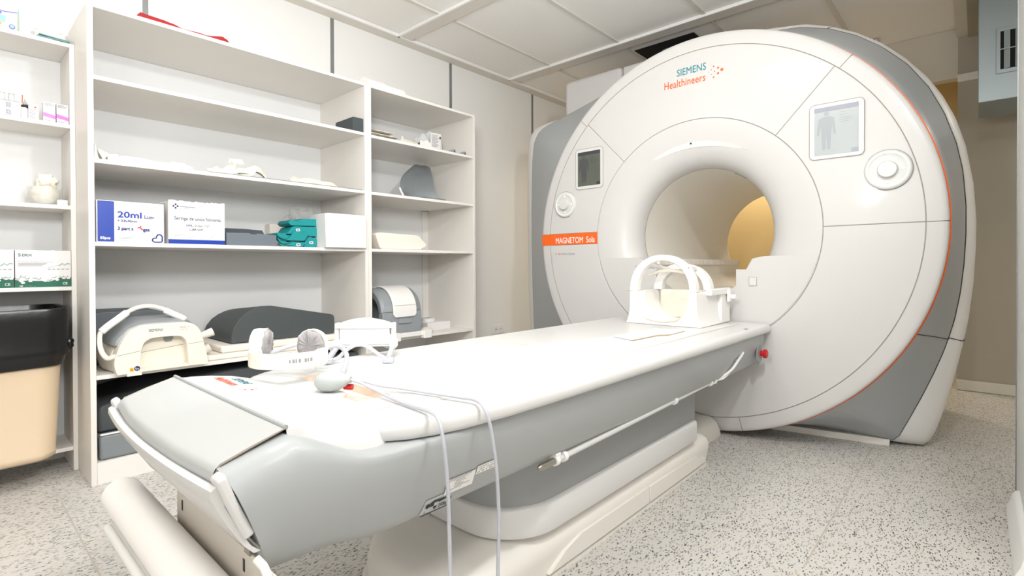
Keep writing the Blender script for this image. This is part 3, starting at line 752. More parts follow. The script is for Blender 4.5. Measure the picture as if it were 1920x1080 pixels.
for dx_, dy_, r in [(0, 0, .004), (.012, .010, .003), (-.012, .010, .003), (.02, .022, .002), (-.02, .022, .002)]:
    discmb((.494+dx_, 1.272+dy_, .7125), (0, -1, 0), (1, 0, 0), r, .0008, 12, dots)
part('lettering', capz(dots), CORAL_L, tab, smooth=0)
part('end_wall', MB().loft([[(x0_, TY-h_, z), (x0_, TY+h_, z), (.50, TY+h_, z), (.50, TY-h_, z)] for x0_, z, h_ in ((.322, .645, .335), (.40, .462, .318))]), GREY_T, tab, smooth=0)
# transport handle: curved white plate with rolled top edge and end brackets
hd = []
for i in range(25):
    t = -1+2*i/24; y = TY+t*.368; bow = -.020*(1-t*t)
    hd.append([(.302+bow, y, .642), (.294+bow, y, .647), (.286+bow, y, .642), (.285+bow, y, .631), (.294+bow*.9, y, .612), (.312+bow*.6, y, .575), (.336+bow*.3, y, .535), (.351+bow*.1, y, .518), (.362, y, .518), (.347, y, .532), (.323+bow*.6, y, .575), (.306+bow*.9, y, .612)])
part('transport_handle', MB().loft(hd), WHITE_T, tab, smooth=50)
for s in (-1, 1):
    y0 = TY+s*.362
    L = []
    for x, z, wd in [(.300, .664, .016), (.304, .650, .018), (.313, .625, .018), (.330, .585, .017), (.346, .550, .014)]:
        L.append([(x-.010, y0-wd, z-.004), (x-.010, y0+wd, z-.004), (x+.006, y0+wd, z+.004), (x+.006, y0-wd, z+.004)])
    part('handle_bracket', MB().loft(L), WHITE_T, tab, bevel=.006, seg=3, smooth=50)
# lower hardware on the side of the shroud
part('side_rod', MB().tube([(1.21, .925, .424), (2.46, .925, .452)], .0095, 14), WHITE_T, tab)
part('rod_tip', MB().tube([(1.135, .925, .4225), (1.142, .925, .4225), (1.15, .925, .4227), (1.205, .925, .424)], [.005, .008, .0095, .0095], 14), STEEL, tab)
for x in (1.215, 1.255, 2.02, 2.40, 2.45):
    part('rod_clip', MB().revolve([(x-.008, .0098), (x-.008, .0155), (x+.008, .0155), (x+.008, .0098)], (.925, .424+(x-1.21)*.0224), 'X', 18), WHITE_N, tab, smooth=40)
for x in (1.22, 2.03, 2.41):
    part('rod_bracket', MB().box(x-.012, x+.012, .915, .945, .432+(x-1.21)*.0224, .446+(x-1.21)*.0224), WHITE_N, tab, bevel=.002)
part('cable', MB().tube(smooth_path([(2.45, .925, .452), (2.51, .915, .458), (2.57, .885, .49), (2.63, .872, .53), (2.67, .869, .55), (2.70, .872, .56)], 6), .006, 8), WHITE_N, tab)
part('cable', MB().tube(smooth_path([(2.47, .92, .452), (2.53, .905, .455), (2.585, .882, .50), (2.64, .868, .545)], 6), .004, 8), WHITE_N, tab)
# emergency button near the scanner
eb = part('button_recess', MB().loft([[(x_, y_, z_) for x_, z_ in [(2.955+p[0], .520+p[1]) for p in rrect(0, 0, .085, .10, .04, 6)]] for y_ in (.8745, .868)]), GREY_D, tab, bevel=.002)
part('emergency_button', MB().revolve([(.868, .014), (.852, .014), (.851, .023), (.838, .024), (.833, .019), (.832, .0005)], (2.965, .522), 'Y', 28), RED, tab, smooth=40)
# stickers on the shroud (tilted with its side)
sn = Vector((0, .352-.394, .478-.575)).normalized()      # down along the side towards the foot
SU = Vector((0, -.042, .097)).normalized()
def shp(x, z, out=.0012):                                # point on the sloping side
    h = .399+(.384-.399)*(.565-z)/.045 if z > .52 else .384+(.362-.384)*(.52-z)/.055
    return (x, TY-h-out, z)
SU2 = Vector((0, -.022, .055)).normalized()
def sticker(x0, zl, w_, h_):
    return part('sticker', quadmb(shp(x0, zl, .0022), XR, SU2, w_, h_), WHITE_N, tab, smooth=0)
st = sticker(.765, .477, .088, .042)
mb = MB()
o = Vector(shp(.765, .477, .0022))
for r in range(9):
    n = [.07, .06, .03, .035, .02, .03, .05, .045, .02][r]
    quadmb(o+SU2*(.0385-r*.0042)+Vector((.005 if r in (0, 1, 7, 8) else .026, 0, 0)), XR, SU2, n, .0018, .0008, mb)
part('small_print', mb, INKG, st, smooth=0)
st = sticker(.857, .500, .066, .024)
o = Vector(shp(.857, .500, .0022))
mb = MB()
random.seed(3)
for r in range(3):
    for c in range(12):
        if random.random() < .82: quadmb(o+SU2*(.017-r*.007)+Vector((.004+c*.005, 0, 0)), XR, SU2, .0032, .0038, .0008, mb)
part('small_print', mb, INKK, st, smooth=0)
st = part('sticker', MB().add([shp(.705, .447, .0015), shp(.792, .447, .0015), shp(.792, .482, .0015), shp(.715, .482, .0015)], [(0, 1, 2, 3)]), mat('sticker_clear_grey', rgb(186, 188, 186), 0.4), tab, smooth=0)
o = Vector(shp(.705, .447, .002))
mb = discmb(o+Vector((.018, 0, 0))+SU2*.020, XR, SU2, .0062, .001, 14)
def spoly(pp):
    tr = tessellate_polygon([[Vector((p[0], p[1], 0)) for p in pp]]); nn = Vector(XR).cross(SU2).normalized()
    mb.add([o+Vector((p[0], 0, 0))+SU2*p[1]+nn*.001 for p in pp], [tuple(t) for t in tr])
spoly([(.024, .015), (.024, .026), (.034, .030), (.05, .029), (.068, .027), (.074, .036), (.078, .036), (.074, .022), (.05, .020), (.047, .023), (.036, .023), (.036, .015)])
spoly([(.034, .012), (.048, .012), (.041, .003)])
spoly([(.002, -.003), (.085, -.003), (.085, 0), (.002, 0)])
spoly([(.082, 0), (.085, 0), (.088, .022), (.085, .022)])
part('load_pictogram', mb, INKK, st, smooth=0)
part('load_text', text_mb('250kg', .0135, o+Vector((.05, 0, 0))+SU2*.005, XR, SU2, .001, bold=.0002, xs=.8), INKK, st, smooth=0)
part('load_text', text_mb('k', .010, o+Vector((.010, 0, 0))+SU2*.003, XR, SU2, .001), INKK, st, smooth=0)
st = sticker(2.60, .512, .07, .026)
mb = strokemb([(0.004, .004), (.01, .02), (.016, .014), (.026, .016), (.034, .02), (.04, .014), (.05, .02), (.06, .012)], .004, shp(2.60, .512, .0025), XR, SU2, .001)
part('pictogram', mb, INKK, st, smooth=0)

# base: grey lift column, white skirt band, floor plinth
def capsule(x0, x1, h0, r, n=10, cy=TY+.005):
    pts = []
    for sx, sy, a in ((1, 1, 0), (-1, 1, 90), (-1, -1, 180), (1, -1, 270)):
        rr = r if sx < 0 else .03
        cx = x1-rr if sx > 0 else x0+rr
        for i in range(n+1):
            t = radians(a+90*i/n); pts.append((cx+rr*cos(t), cy+sy*(h0-rr)+rr*sin(t)))
    return pts
def stack(items): return MB().loft([[(x, y, z) for x, y in capsule(*c)] for c, z in items])
part('lift_column', stack([((1.115, 2.455, .265, .19), .24), ((1.115, 2.47, .265, .19), .46)]), GREY_D, tab, smooth=50)
part('skirt_band', stack([((1.115, 2.44, .27, .20), .158), ((1.106, 2.445, .279, .2), .162), ((1.104, 2.447, .281, .2), .172), ((1.104, 2.447, .281, .2), .246), ((1.108, 2.445, .277, .2), .252), ((1.116, 2.44, .268, .19), .256)]), WHITE_T, tab, smooth=50)
part('plinth', stack([((.865, 2.60, .262, .22), 0.012), ((.862, 2.61, .263, .22), .03), ((.875, 2.62, .268, .22), .075), ((.885, 2.62, .270, .22), .10), ((.91, 2.615, .262, .22), .122), ((.96, 2.61, .24, .20), .138), ((1.03, 2.60, .21, .18), .150), ((1.10, 2.5, .2, .18), .156)]), WHITE_P, tab, smooth=50)
part('base_trim', stack([((.855, 2.585, .272, .22), 0.0), ((.855, 2.585, .272, .22), 0.011), ((.862, 2.58, .266, .22), 0.013)]), WHITE_P, tab, smooth=40)
part('side_relief', MB().prism([(1.28, .022), (1.95, .022), (1.95, .088), (1.46, .088), (1.36, .066)], 'Y', TY-.272, TY-.25), WHITE_P, tab, bevel=.003)
part('side_relief', MB().prism([(1.957, .022), (2.545, .022), (2.545, .044), (2.48, .05), (2.43, .082), (1.957, .088)], 'Y', TY-.272, TY-.25), WHITE_P, tab, bevel=.003)

# ---- paper roll and its holder hung under the foot end
hol = thing('paper_roll_holder', 'white metal paper roll holder hanging under the table foot end', 'paper holder', (.40, 1.2, .30))
AX, AZ, AR = .320, .400, .0445
hp = [(.408, .470), (.408, .43), (.398, .37), (.375, .335), (.335, .322), (.295, .330), (.272, .352), (.262, .372), (.258, .376), (.255, .372), (.266, .346), (.290, .324), (.335, .315), (.380, .328), (.405, .366), (.412, .43), (.412, .470)]
part('back_plate', MB().box(.368, .372, .78, 1.385, .35, .487), mat('holder_plate', rgb(222, 214, 203), 0.45), hol, bevel=.0015)
part('tray', MB().prism([(.3675, .375), (.360, .357), (.335, .3515), (.305, .346), (.286, .334), (.286, .329), (.305, .341), (.336, .3465), (.362, .352), (.3675, .362)], 'Y', .80, 1.655), WHITE_N, hol, smooth=50)
part('front_lip', MB().tube([(.286, .78, .330), (.286, 1.65, .330), (.286, 1.664, .331)], [.011, .011, .006], 12), WHITE_N, hol)
for y in (1.345, .99):
    part('screw_slot', MB().box(.3672, .3678, y-.004, y+.004, .445, .468), INKK, hol, smooth=0)
part('strap', MB().tube(smooth_path([(.3535, .900, .5085), (.357, .892, .503), (.360, .88, .495), (.361, .86, .47), (.361, .84, .43)], 5), .007, 8), WHITE_N, hol)
for y in (1.33, .97):
    part('hanger', MB().obox((.3665, y, .4965), (.0012, 0, 0), (0, .012, 0), (0, 0, .0120)), STEEL, hol)
rol_ = single('paper_roll', MB().revolve([(.80, .018), (.80, AR), (1.675, AR), (1.675, .018)], (AX, AZ), 'Y', 64, capp=False), PAPER, 'fat white paper roll lying in the holder under the table foot end', 'paper roll', smooth=40)
bpy.context.view_layer.update()

# ================================================================== THINGS ON THE TABLE
def U(a): a = Vector(a); return a.normalized()
# ---- headphones lying on the end console
HX, HY, HZ = .676, 1.470, .678
hp_ = thing('headphones', 'cream hearing-protection headphones with hygiene covers at the table foot end', 'headphones', (HX, HY, HZ))
def arc_band(z0, z1, r_, th, a0, a1, n=32, c=(HX, HY), ex=1.0):
    L = []
    for i in range(n+1):
        a = radians(a0+(a1-a0)*i/n)
        d = Vector((cos(a)*ex, sin(a), 0)); o = Vector((c[0], c[1], 0))
        p, q = o+d*(r_-th), o+d*r_
        L.append([(p.x, p.y, z0), (q.x, q.y, z0), (q.x, q.y, z1), (p.x, p.y, z1)])
    return MB().loft(L)
part('headband', arc_band(.722, .765, .108, .006, 104, 316), CREAM, hp_, bevel=.002, smooth=40)
part('band_pad', arc_band(.726, .761, .1015, .004, 150, 270), WHITE_N, hp_, smooth=40)
for a, rr in ((128, .1095), (296, .1095)):
    part('band_slider', arc_band(.719, .7685, rr, .010, a-9, a+9, 6), CREAM, hp_, bevel=.002)
mk = MB()
for k in range(8):
    if k == 4: continue
    a = radians(244+k*4.2); d = Vector((cos(a), sin(a), 0)); rgt = Vector((-sin(a), cos(a), 0))
    quadmb(Vector((HX, HY, .739))+d*.1084, rgt, ZU, .004+.002*(k % 2), .010, .0006, mk)
part('band_marks', mk, INKG, hp_, smooth=0)
def cup(c, ax, name='ear_cup'):
    ax = U(ax); zz = Vector((0, 0, 1)); sd = ax.cross(zz).normalized(); up = sd.cross(ax).normalized(); c = Vector(c)
    L = []
    for d, r_ in [(-.020, .005), (-.022, .028), (-.017, .039), (-.004, .0425), (.010, .042), (.016, .040)]:
        L.append([c+ax*d+(sd*cos(2*pi*j/28)+up*sin(2*pi*j/28)*1.08)*r_ for j in range(28)])
    e = part(name, MB().loft(L), WHITE_N, hp_, smooth=60)
    L = []
    for d, r_ in [(.012, .0405), (.022, .039), (.029, .033), (.031, .022), (.030, .001)]:
        ring = []
        for j in range(40):
            a = 2*pi*j/40; k = 1+.035*sin(j*5.1)+.02*sin(j*11.3)
            ring.append(c+ax*(d+.002*sin(j*3.7)*(r_ > .02))+(sd*cos(a)+up*sin(a)*1.08)*r_*k)
        L.append(ring)
    part('hygiene_cover', MB().loft(L, False, True), MESHF, e, smooth=60)
    L = []
    for d, r_ in [(.014, .0425), (.016, .0435), (.020, .0425), (.018, .040)]:
        L.append([c+ax*(d+.0015*sin(j*1.9))+(sd*cos(2*pi*j/40)+up*sin(2*pi*j/40)*1.08)*r_*(1+.02*sin(j*2.3)) for j in range(40)])
    part('elastic_edge', MB().loft(L, False, False), WHITE_N, e, smooth=60)
cup((.640, 1.590, .770), (.75, -.65, -.05))
cup((.728, 1.435, .772), (-.74, -.67, .0))
part('air_tube', MB().tube(smooth_path([(.660, 1.585, .735), (.70, 1.56, .752), (.74, 1.53, .765), (.78, 1.49, .765), (.795, 1.45, .75)], 6), .007, 10), TUBE, hp_)
part('air_tube', MB().tube(smooth_path([(.765, 1.44, .755), (.805, 1.455, .758), (.84, 1.468, .745), (.85, 1.46, .72), (.825, 1.425, .697), (.785, 1.38, .686)], 6), .0075, 10), TUBE, hp_)

# ---- squeeze bulb with its two thin hoses hanging over the table edge
sb = thing('squeeze_bulb', 'grey rubber patient call bulb with thin clear hoses draped over the table edge', 'call bulb', (.70, 1.22, ZT))
bd = U((.62, -.78, .10)); c = Vector((.682, 1.232, .7035)); sd = bd.cross(Vector(ZU)).normalized(); up = sd.cross(bd)
L = []
for d, r_ in [(-.052, .001), (-.050, .010), (-.042, .019), (-.026, .0255), (-.006, .0265), (.014, .023), (.030, .015), (.036, .010), (.044, .0085), (.044, .005), (.038, .004)]:
    L.append([c+bd*d+(sd*cos(2*pi*j/28)+up*sin(2*pi*j/28))*r_ for j in range(28)])
part('bulb', MB().loft(L), BULBG, sb, smooth=60)
part('plug', MB().tube([c+bd*.022+sd*-.004-Vector((0, 0, .019))-sd*.006, c+bd*.045-Vector((0, 0, .021))-sd*.008], .0075, 14), RED, sb)
part('hose', MB().tube(smooth_path([c+bd*.04, (.725, 1.18, .700), (.728, 1.12, .690), (.722, 1.03, .684), (.716, .95, .682), (.71, .88, .684), (.704, .845, .675), (.700, .825, .64), (.703, .815, .55), (.706, .813, .43), (.707, .812, .28), (.707, .812, .01)], 8), .0042, 10), TUBE, sb)
part('hose', MB().tube(smooth_path([c+bd*.04+sd*.002, (.735, 1.20, .702), (.765, 1.15, .690), (.79, 1.08, .688), (.81, 1.0, .687), (.83, .92, .686), (.838, .865, .685), (.836, .832, .662), (.842, .818, .60), (.848, .812, .52), (.853, .811, .42), (.850, .812, .28), (.846, .814, .01)], 8), .0042, 10), TUBE, sb)

# ---- head mirror frame with clear sprung legs
mf = thing('mirror_frame', 'white plastic mirror frame on curved clear legs standing on the table edge', 'mirror frame', (1.03, 1.58, ZT))
A, B_ = Vector((.955, 1.70, 0)), Vector((1.095, 1.56, 0)); ex = U(B_-A); ey = Vector((-ex.y, ex.x, 0)); Ln = (B_-A).length
def fp(u, v, z): p = A+ex*(u*Ln)+ey*v; return (p.x, p.y, z)
hoodp = []
for i in range(17):
    u = -.02+1.04*i/16; t = (2*i/16-1); top_ = .815-.024*t*t
    hoodp.append([fp(u, -.026, .780), fp(u, -.020, top_-.006), fp(u, -.004, top_), fp(u, .024, top_-.004), fp(u, .026, top_-.010), fp(u, -.002, top_-.008), fp(u, -.020, .780)])
part('hood', MB().loft(hoodp), WHITE_N, mf, bevel=.001, smooth=40)
part('mirror', MB().add([fp(.06, -.012, .722), fp(.94, -.012, .722), fp(.94, -.016, .785), fp(.06, -.016, .785)], [(0, 1, 2, 3)]), mat('mirror_face', rgb(236, 236, 236), 0.12, coat=.5), mf, solid=.003, smooth=0)
for u in (0.0, 1.0):
    part('side_post', MB().loft([[fp(u-.035, -.016, z), fp(u+.035, -.016, z), fp(u+.035, .016, z), fp(u-.035, .016, z)] for z in (.722, .760, .797)]), WHITE_N, mf, bevel=.004, smooth=40)
    part('clamp', MB().loft([[fp(u-.06, -.022, z), fp(u+.06, -.022, z), fp(u+.06, .022, z), fp(u-.06, .022, z)] for z in (.708, .738)]), WHITE_N, mf, bevel=.004, smooth=40)
part('cross_bar', MB().loft([[fp(u, -.006, .712), fp(u, .006, .712), fp(u, .006, .722), fp(u, -.006, .722)] for u in (0.0, 1.0)]), WHITE_N, mf, bevel=.001)
for u, sgn in ((0.0, 1), (1.0, 1)):
    p = [fp(u, .02, .716), fp(u, -.03, .708), fp(u+.02, -.09, .699), fp(u+.04, -.15, .6905)]
    part('clear_arm', MB().tube(smooth_path(p, 5), [.010]*10+[.010]*6, 10), TUBE, mf)
    q = fp(u+.04, -.15, .684)
    part('arm_foot', MB().obox((q[0], q[1], .688), tuple(ex*.018), tuple(ey*.012), (0, 0, .0085)), TUBE, mf, bevel=.003)
for v0, zt in ((-.14, .738), (.02, .735)):
    p = [fp(.04, v0, .689 if v0 < 0 else .715), fp(.18, v0+.005, .693 if v0 < 0 else .722), fp(.34, v0+.01, .722), fp(.52, v0+.012, zt), fp(.70, v0+.01, .728), fp(.86, v0+.006, .706), fp(1.0, v0, .690 if v0 < 0 else .712)]
    part('spring_strip', MB().tube(smooth_path(p, 5), .0065, 8), TUBE, mf)

# ---- head coil at the scanner end
hc = thing('head_coil', 'white open-ring head coil standing on the table in front of the bore', 'head coil', (2.76, 1.25, ZT+.004))
def half(w0, pts): return pts
def coil_ring(x0, x1, hwid, ztop, th, zb=ZT+.004):
    """portal ring in the YZ plane: outer outline and inner opening"""
    cy = 1.25; out = []; inn = []
    n = 24
    zc = .858
    for i in range(n+1):
        a = pi*i/n
        out.append((cy-hwid*cos(a)*1.0, zc+(ztop-zc)*sin(a)**.9))
        inn.append((cy-(hwid-th)*cos(a), zc+(ztop-th*.75-zc)*sin(a)**.9))
    return out, inn
O, I = coil_ring(0, 0, .188, 1.055, .040)
# upper arch
mb = MB(); L = []
for o_, i_ in zip(O, I):
    L.append([(2.585, i_[0], i_[1]), (2.575, o_[0], o_[1]), (2.625, o_[0], o_[1]), (2.630, i_[0], i_[1])])
part('front_arch', mb.loft(L), WHITE_N, hc, bevel=.004, smooth=50)
L = []
for o_, i_ in zip(*coil_ring(0, 0, .168, 1.008, .045)):
    L.append([(2.83, i_[0], i_[1]), (2.82, o_[0], o_[1]), (2.875, o_[0], o_[1]), (2.88, i_[0], i_[1])])
part('rear_arch', MB().loft(L), WHITE_N, hc, bevel=.004, smooth=50)
for y0, nm in ((1.175, 'top_bridge'), (1.325, 'top_bridge')):
    part(nm, MB().loft([[(x, y0-.018, z-.012), (x, y0+.018, z-.012), (x, y0+.018, z+.008), (x, y0-.018, z+.008)] for x, z in ((2.60, 1.018), (2.66, 1.000), (2.74, .985), (2.85, .978))]), WHITE_N, hc, bevel=.006, smooth=50)
part('eye_window_bar', MB().loft([[(x, y, z-.008), (x+.03, y, z-.008), (x+.03, y, z+.008), (x, y, z+.008)] for x, y, z in ((2.68, 1.12, .945), (2.665, 1.19, .965), (2.66, 1.25, .972), (2.665, 1.31, .965), (2.68, 1.38, .945))]), CREAM, hc, bevel=.003, smooth=50)
# lower shell: cradle with flared feet and a rounded opening
outer = [(1.062, .858), (1.060, .80), (1.058, .75), (1.050, .71), (1.035, ZT+.004), (1.465, ZT+.004), (1.450, .71), (1.442, .75), (1.440, .80), (1.438, .858)]
inner = [(1.398-.0, .858), (1.395, .80), (1.375, .742), (1.33, .705), (1.25, .694), (1.17, .705), (1.125, .742), (1.105, .80), (1.102, .858)]
part('lower_shell', MB().prism(outer+inner, 'X', 2.575, 2.87), WHITE_N, hc, bevel=.006, smooth=50)
part('opening_trim', MB().tube(smooth_path([(2.574, y, z) for y, z in [(1.36, .728), (1.33, .709), (1.25, .698), (1.17, .709), (1.14, .728)]], 5), .003, 8), OUTB, hc)
part('back_shell', MB().prism([(1.11, .70), (1.11, .86), (1.39, .86), (1.39, .70)], 'X', 2.85, 2.868), CREAM, hc, bevel=.004)
part('side_handle', MB().box(2.87, 3.0, 1.04, 1.16, ZT+.004, .842), WHITE_N, hc, bevel=.006)
part('latch_bar', MB().box(2.70, 2.99, 1.030, 1.062, .838, .872), WHITE_N, hc, bevel=.005)
part('latch', MB().box(2.93, 2.965, 1.018, 1.034, .795, .862), WHITE_N, hc, bevel=.004)
part('latch_knob', MB().revolve([(1.018, .014), (.998, .014), (.994, .011), (.994, .0005)], (2.962, .822), 'Y', 18), WHITE_N, hc)
part('seam', strokemb([(0, 0), (.045, 0)], .002, (2.5738, 1.455, .858), FY, ZU), GAP, hc, smooth=0)
part('inner_plate', MB().box(2.64, 2.66, 1.385, 1.395, .77, .855), WHITE_N, hc, bevel=.002)
for y_, z_ in ((1.40, .995), (1.10, .985)):
    part('rivet', discmb((2.5765, y_, z_), FY, ZU, .004, .003, 10), INKG, hc, smooth=0)
# ---- thin card lying on the bed
cdm = MB().add([(1.965, 1.085, ZT+.0072), (2.185, 1.078, ZT+.0072), (2.235, 1.045, ZT+.0072), (2.42, 1.05, ZT+.0075), (2.40, 1.20, ZT+.0072), (2.02, 1.21, ZT+.0072)], [(0, 1, 2, 3, 4, 5)])
cd2 = part('thin_pad', cdm, WHITE_N, solid=.003, smooth=0)
tag(cd2, 'thin white pad lying flat on the table in front of the head coil', 'pad')
part('pad_edge', MB().tube([(1.965, 1.085, ZT+.0072), (2.185, 1.078, ZT+.0072), (2.235, 1.045, ZT+.0072)], .0022, 6), mat('pad_edge_tan', rgb(214, 186, 156), .7), cd2)

# ================================================================== THINGS ON THE LEFT (RECESSED) UNIT
def bx(x0, x1, y0, y1, z0, z1): return MB().box(x0, x1, y0, y1, z0, z1)
def fq(x, z, w_, h_, yf, off=.0006, mb=None): return quadmb((x, yf, z), XR, ZU, w_, h_, off, mb)
# soft pack of masks
z = 2.0892
t = thing('mask_pack', 'white pack of face masks printed with blue picture on top of the left shelves', 'mask pack', (.15, 3.36, z))
L = []
for x, d in [(.03, .004), (.05, .03), (.12, .04), (.20, .036), (.245, .026), (.262, .006)]:
    L.append([(x, 3.345-d, z+.002), (x, 3.345-d*1.1, z+.055), (x, 3.345-d*.55, z+.10), (x, 3.345, z+.118), (x, 3.345+d*.55, z+.10), (x, 3.345+d, z+.05), (x, 3.345+d, z+.002)])
part('pack', MB().loft(L), CARD, t, smooth=60)
part('side_weld', MB().loft([[(.262, 3.339, z), (.2655, 3.339, z), (.2655, 3.344, z), (.262, 3.344, z)], [(.2605, 3.341, z+.116), (.264, 3.341, z+.116), (.264, 3.346, z+.116), (.2605, 3.346, z+.116)]]), SAGE, t, smooth=0)
part('printed_mask', MB().add([(.17, 3.3025, z+.035), (.215, 3.308, z+.030), (.218, 3.308, z+.060), (.195, 3.3045, z+.062), (.17, 3.302, z+.064)], [(0, 1, 2, 3, 4)]), LINER, t, smooth=0)
part('printed_line', strokemb([(0, .088), (.06, .084), (.10, .092)], .004, (.155, 3.318, z), XR, ZU), PURP, t, smooth=0)
part('printed_block', fq(.195, z+.066, .009, .011, 3.3045), PURP, t, smooth=0)
part('printed_seal', discmb((.238, 3.314, z+.02), XR, ZU, .011, .0008, 16), PURP, t, smooth=0)
part('printed_seal', discmb((.238, 3.3135, z+.021), XR, ZU, .007, .0008, 16), LINER, t, smooth=0)
part('printed_mark', fq(.196, z+.018, .007, .011, 3.306), YEL, t, smooth=0)
# bag of green masks
t = thing('mask_bag', 'clear plastic bag of flat green masks on top of the left shelves', 'bag', (.37, 3.40, z))
for k in range(4):
    part('mask', MB().obox((.375+.004*k, 3.375+.004*k, z+.006+.008*k), (.058, .01*(k % 2), 0), (-.004, .05, .004), (0, 0, .003)), MASKG, t, bevel=.002)
def blob(c, r, sc, disp, seed, nu=36, nv=22): return MB().sphere(c, r, nu, nv, sc, disp, seed)
fm = blob((.378, 3.39, z+.040), .06, (1.1, .95, .66), .35, 2); fm.v = [(x, y, max(z+.0008, zz)) for x, y, zz in fm.v]
part('film', fm, FILM, t, smooth=180)
# shelf 2
z = 1.6952
t = thing('tube_box', 'open clear box of tubes with printed label beside the dropper bottle', 'box', (.15, 3.37, z))
part('box', bx(.03, .262, 3.325, 3.42, z, z+.075), mat('label_white', rgb(232, 233, 236), .5), t, bevel=.002)
part('label_line', fq(.03, z+.0735, .232, .0022, 3.325), INKG, t, smooth=0)
mb = MB()
for r in range(2):
    for k in range(16): fq(.04+k*.0125, z+.012+r*.034, .005, .020, 3.325, .0006, mb)
part('label_print', mb, mat('label_pale_print', rgb(205, 208, 216), .5), t, smooth=0)
mb = MB()
for r in range(2):
    for k in range(5): fq(.214, z+.010+r*.034+k*.005, .018, .003, 3.325, .0010, mb)
part('label_text', mb, INKG, t, smooth=0)
for k in range(7):
    part('tube', MB().tube([(.045+.032*k, 3.37, z+.072), (.045+.032*k, 3.37, z+.118)], .012, 12), CLEAR, t)
t = thing('dropper_bottle', 'small white bottle with black collar and red tab on the left shelves', 'bottle', (.278, 3.333, z))
part('bottle', MB().revolve([(z, .0005), (z, .012), (z+.048, .012), (z+.052, .009), (z+.056, .009)], (.278, 3.333), 'Z', 20), WHITE_N, t)
part('collar', MB().revolve([(z+.055, .011), (z+.062, .014), (z+.066, .013), (z+.067, .006)], (.280, 3.333), 'Z', 20), INKK, t)
part('cap', MB().revolve([(z+.066, .012), (z+.072, .008), (z+.085, .004), (z+.098, .003), (z+.099, .0005)], (.281, 3.333), 'Z', 16), CLEAR, t)
part('red_tab', MB().obox((.271, 3.330, z+.092), (.0022, 0, 0), (0, .001, 0), (.0005, 0, .020)), ORANGE_L, t)
def carton(nm, label, cat, x0, x1, y0, y1, z0, z1, m=CARD, group=None):
    t = thing(nm, label, cat, ((x0+x1)/2, (y0+y1)/2, z0), group)
    part('carton', bx(x0, x1, y0, y1, z0, z1), m, t, bevel=.0012)
    return t
t = carton('medicine_box', 'tiny white medicine carton with an orange dot beside the dropper bottle', 'medicine box', .291, .327, 3.322, 3.345, z, z+.075)
part('dot', discmb((.315, 3.322, z+.062), XR, ZU, .0042, .0008, 14), CORAL_L, t, smooth=0)
mb = MB()
for k in range(8): fq(.295, z+.008+.006*k, .014+.010*((k*5) % 3)/2, .0022, 3.322, .0006, mb)
part('text_lines', mb, INKG, t, smooth=0)
for i, (x0, lb) in enumerate([(.3425, 'white carton with pink stripe, the left one of the pink-striped pair'), (.3905, 'white carton with pink stripe, the right one against the shelf side')]):
    t = carton('medicine_box', lb, 'medicine box', x0, x0+.045, 3.320, 3.360, z, z+.098-.001*i, group='pink-striped medicine cartons')
    o = (x0, 3.320, z)
    part('pale_stripe', MB().add([(x0, 3.3194, z+.058), (x0, 3.3194, z+.020), (x0+.045, 3.3194, z+.014), (x0+.045, 3.3194, z+.040)], [(0, 1, 2, 3)]), PINKL, t, smooth=0)
    part('pink_stripe', MB().add([(x0, 3.319, z+.047), (x0, 3.319, z+.028), (x0+.045, 3.319, z+.020), (x0+.045, 3.319, z+.036)], [(0, 1, 2, 3)]), PINK, t, smooth=0)
    mb = MB()
    for zz, wd in [(.090, .024), (.085, .034), (.080, .030), (.010, .022)]: fq(x0+.004, z+zz, wd, .0022, 3.320, .0008, mb)
    part('text_lines', mb, INKG, t, smooth=0)
# shelf 3
z = 1.3002
t = thing('cotton_jar', 'clear jar stuffed with cotton wool on the left shelves', 'jar', (.355, 3.40, z))
part('jar', MB().revolve([(z, .0005), (z, .058), (z+.004, .062), (z+.085, .066), (z+.09, .066), (z+.09, .063), (z+.006, .058), (z+.006, .0005)], (.355, 3.40), 'Z', 36), FILM, t)
part('cotton', blob((.355, 3.40, z+.052), .056, (1, 1, .85), .12, 5), COTTON, t, smooth=180)
part('cotton', blob((.362, 3.395, z+.115), .040, (1, .95, .95), .45, 9), COTTON, t, smooth=180)
single('tape_roll', MB().revolve([(z, .010), (z, .022), (z+.028, .022), (z+.028, .010)], (.413, 3.345), 'Z', 28), WHITE_N, 'small white tape roll in front of the cotton wool jar', 'tape roll')
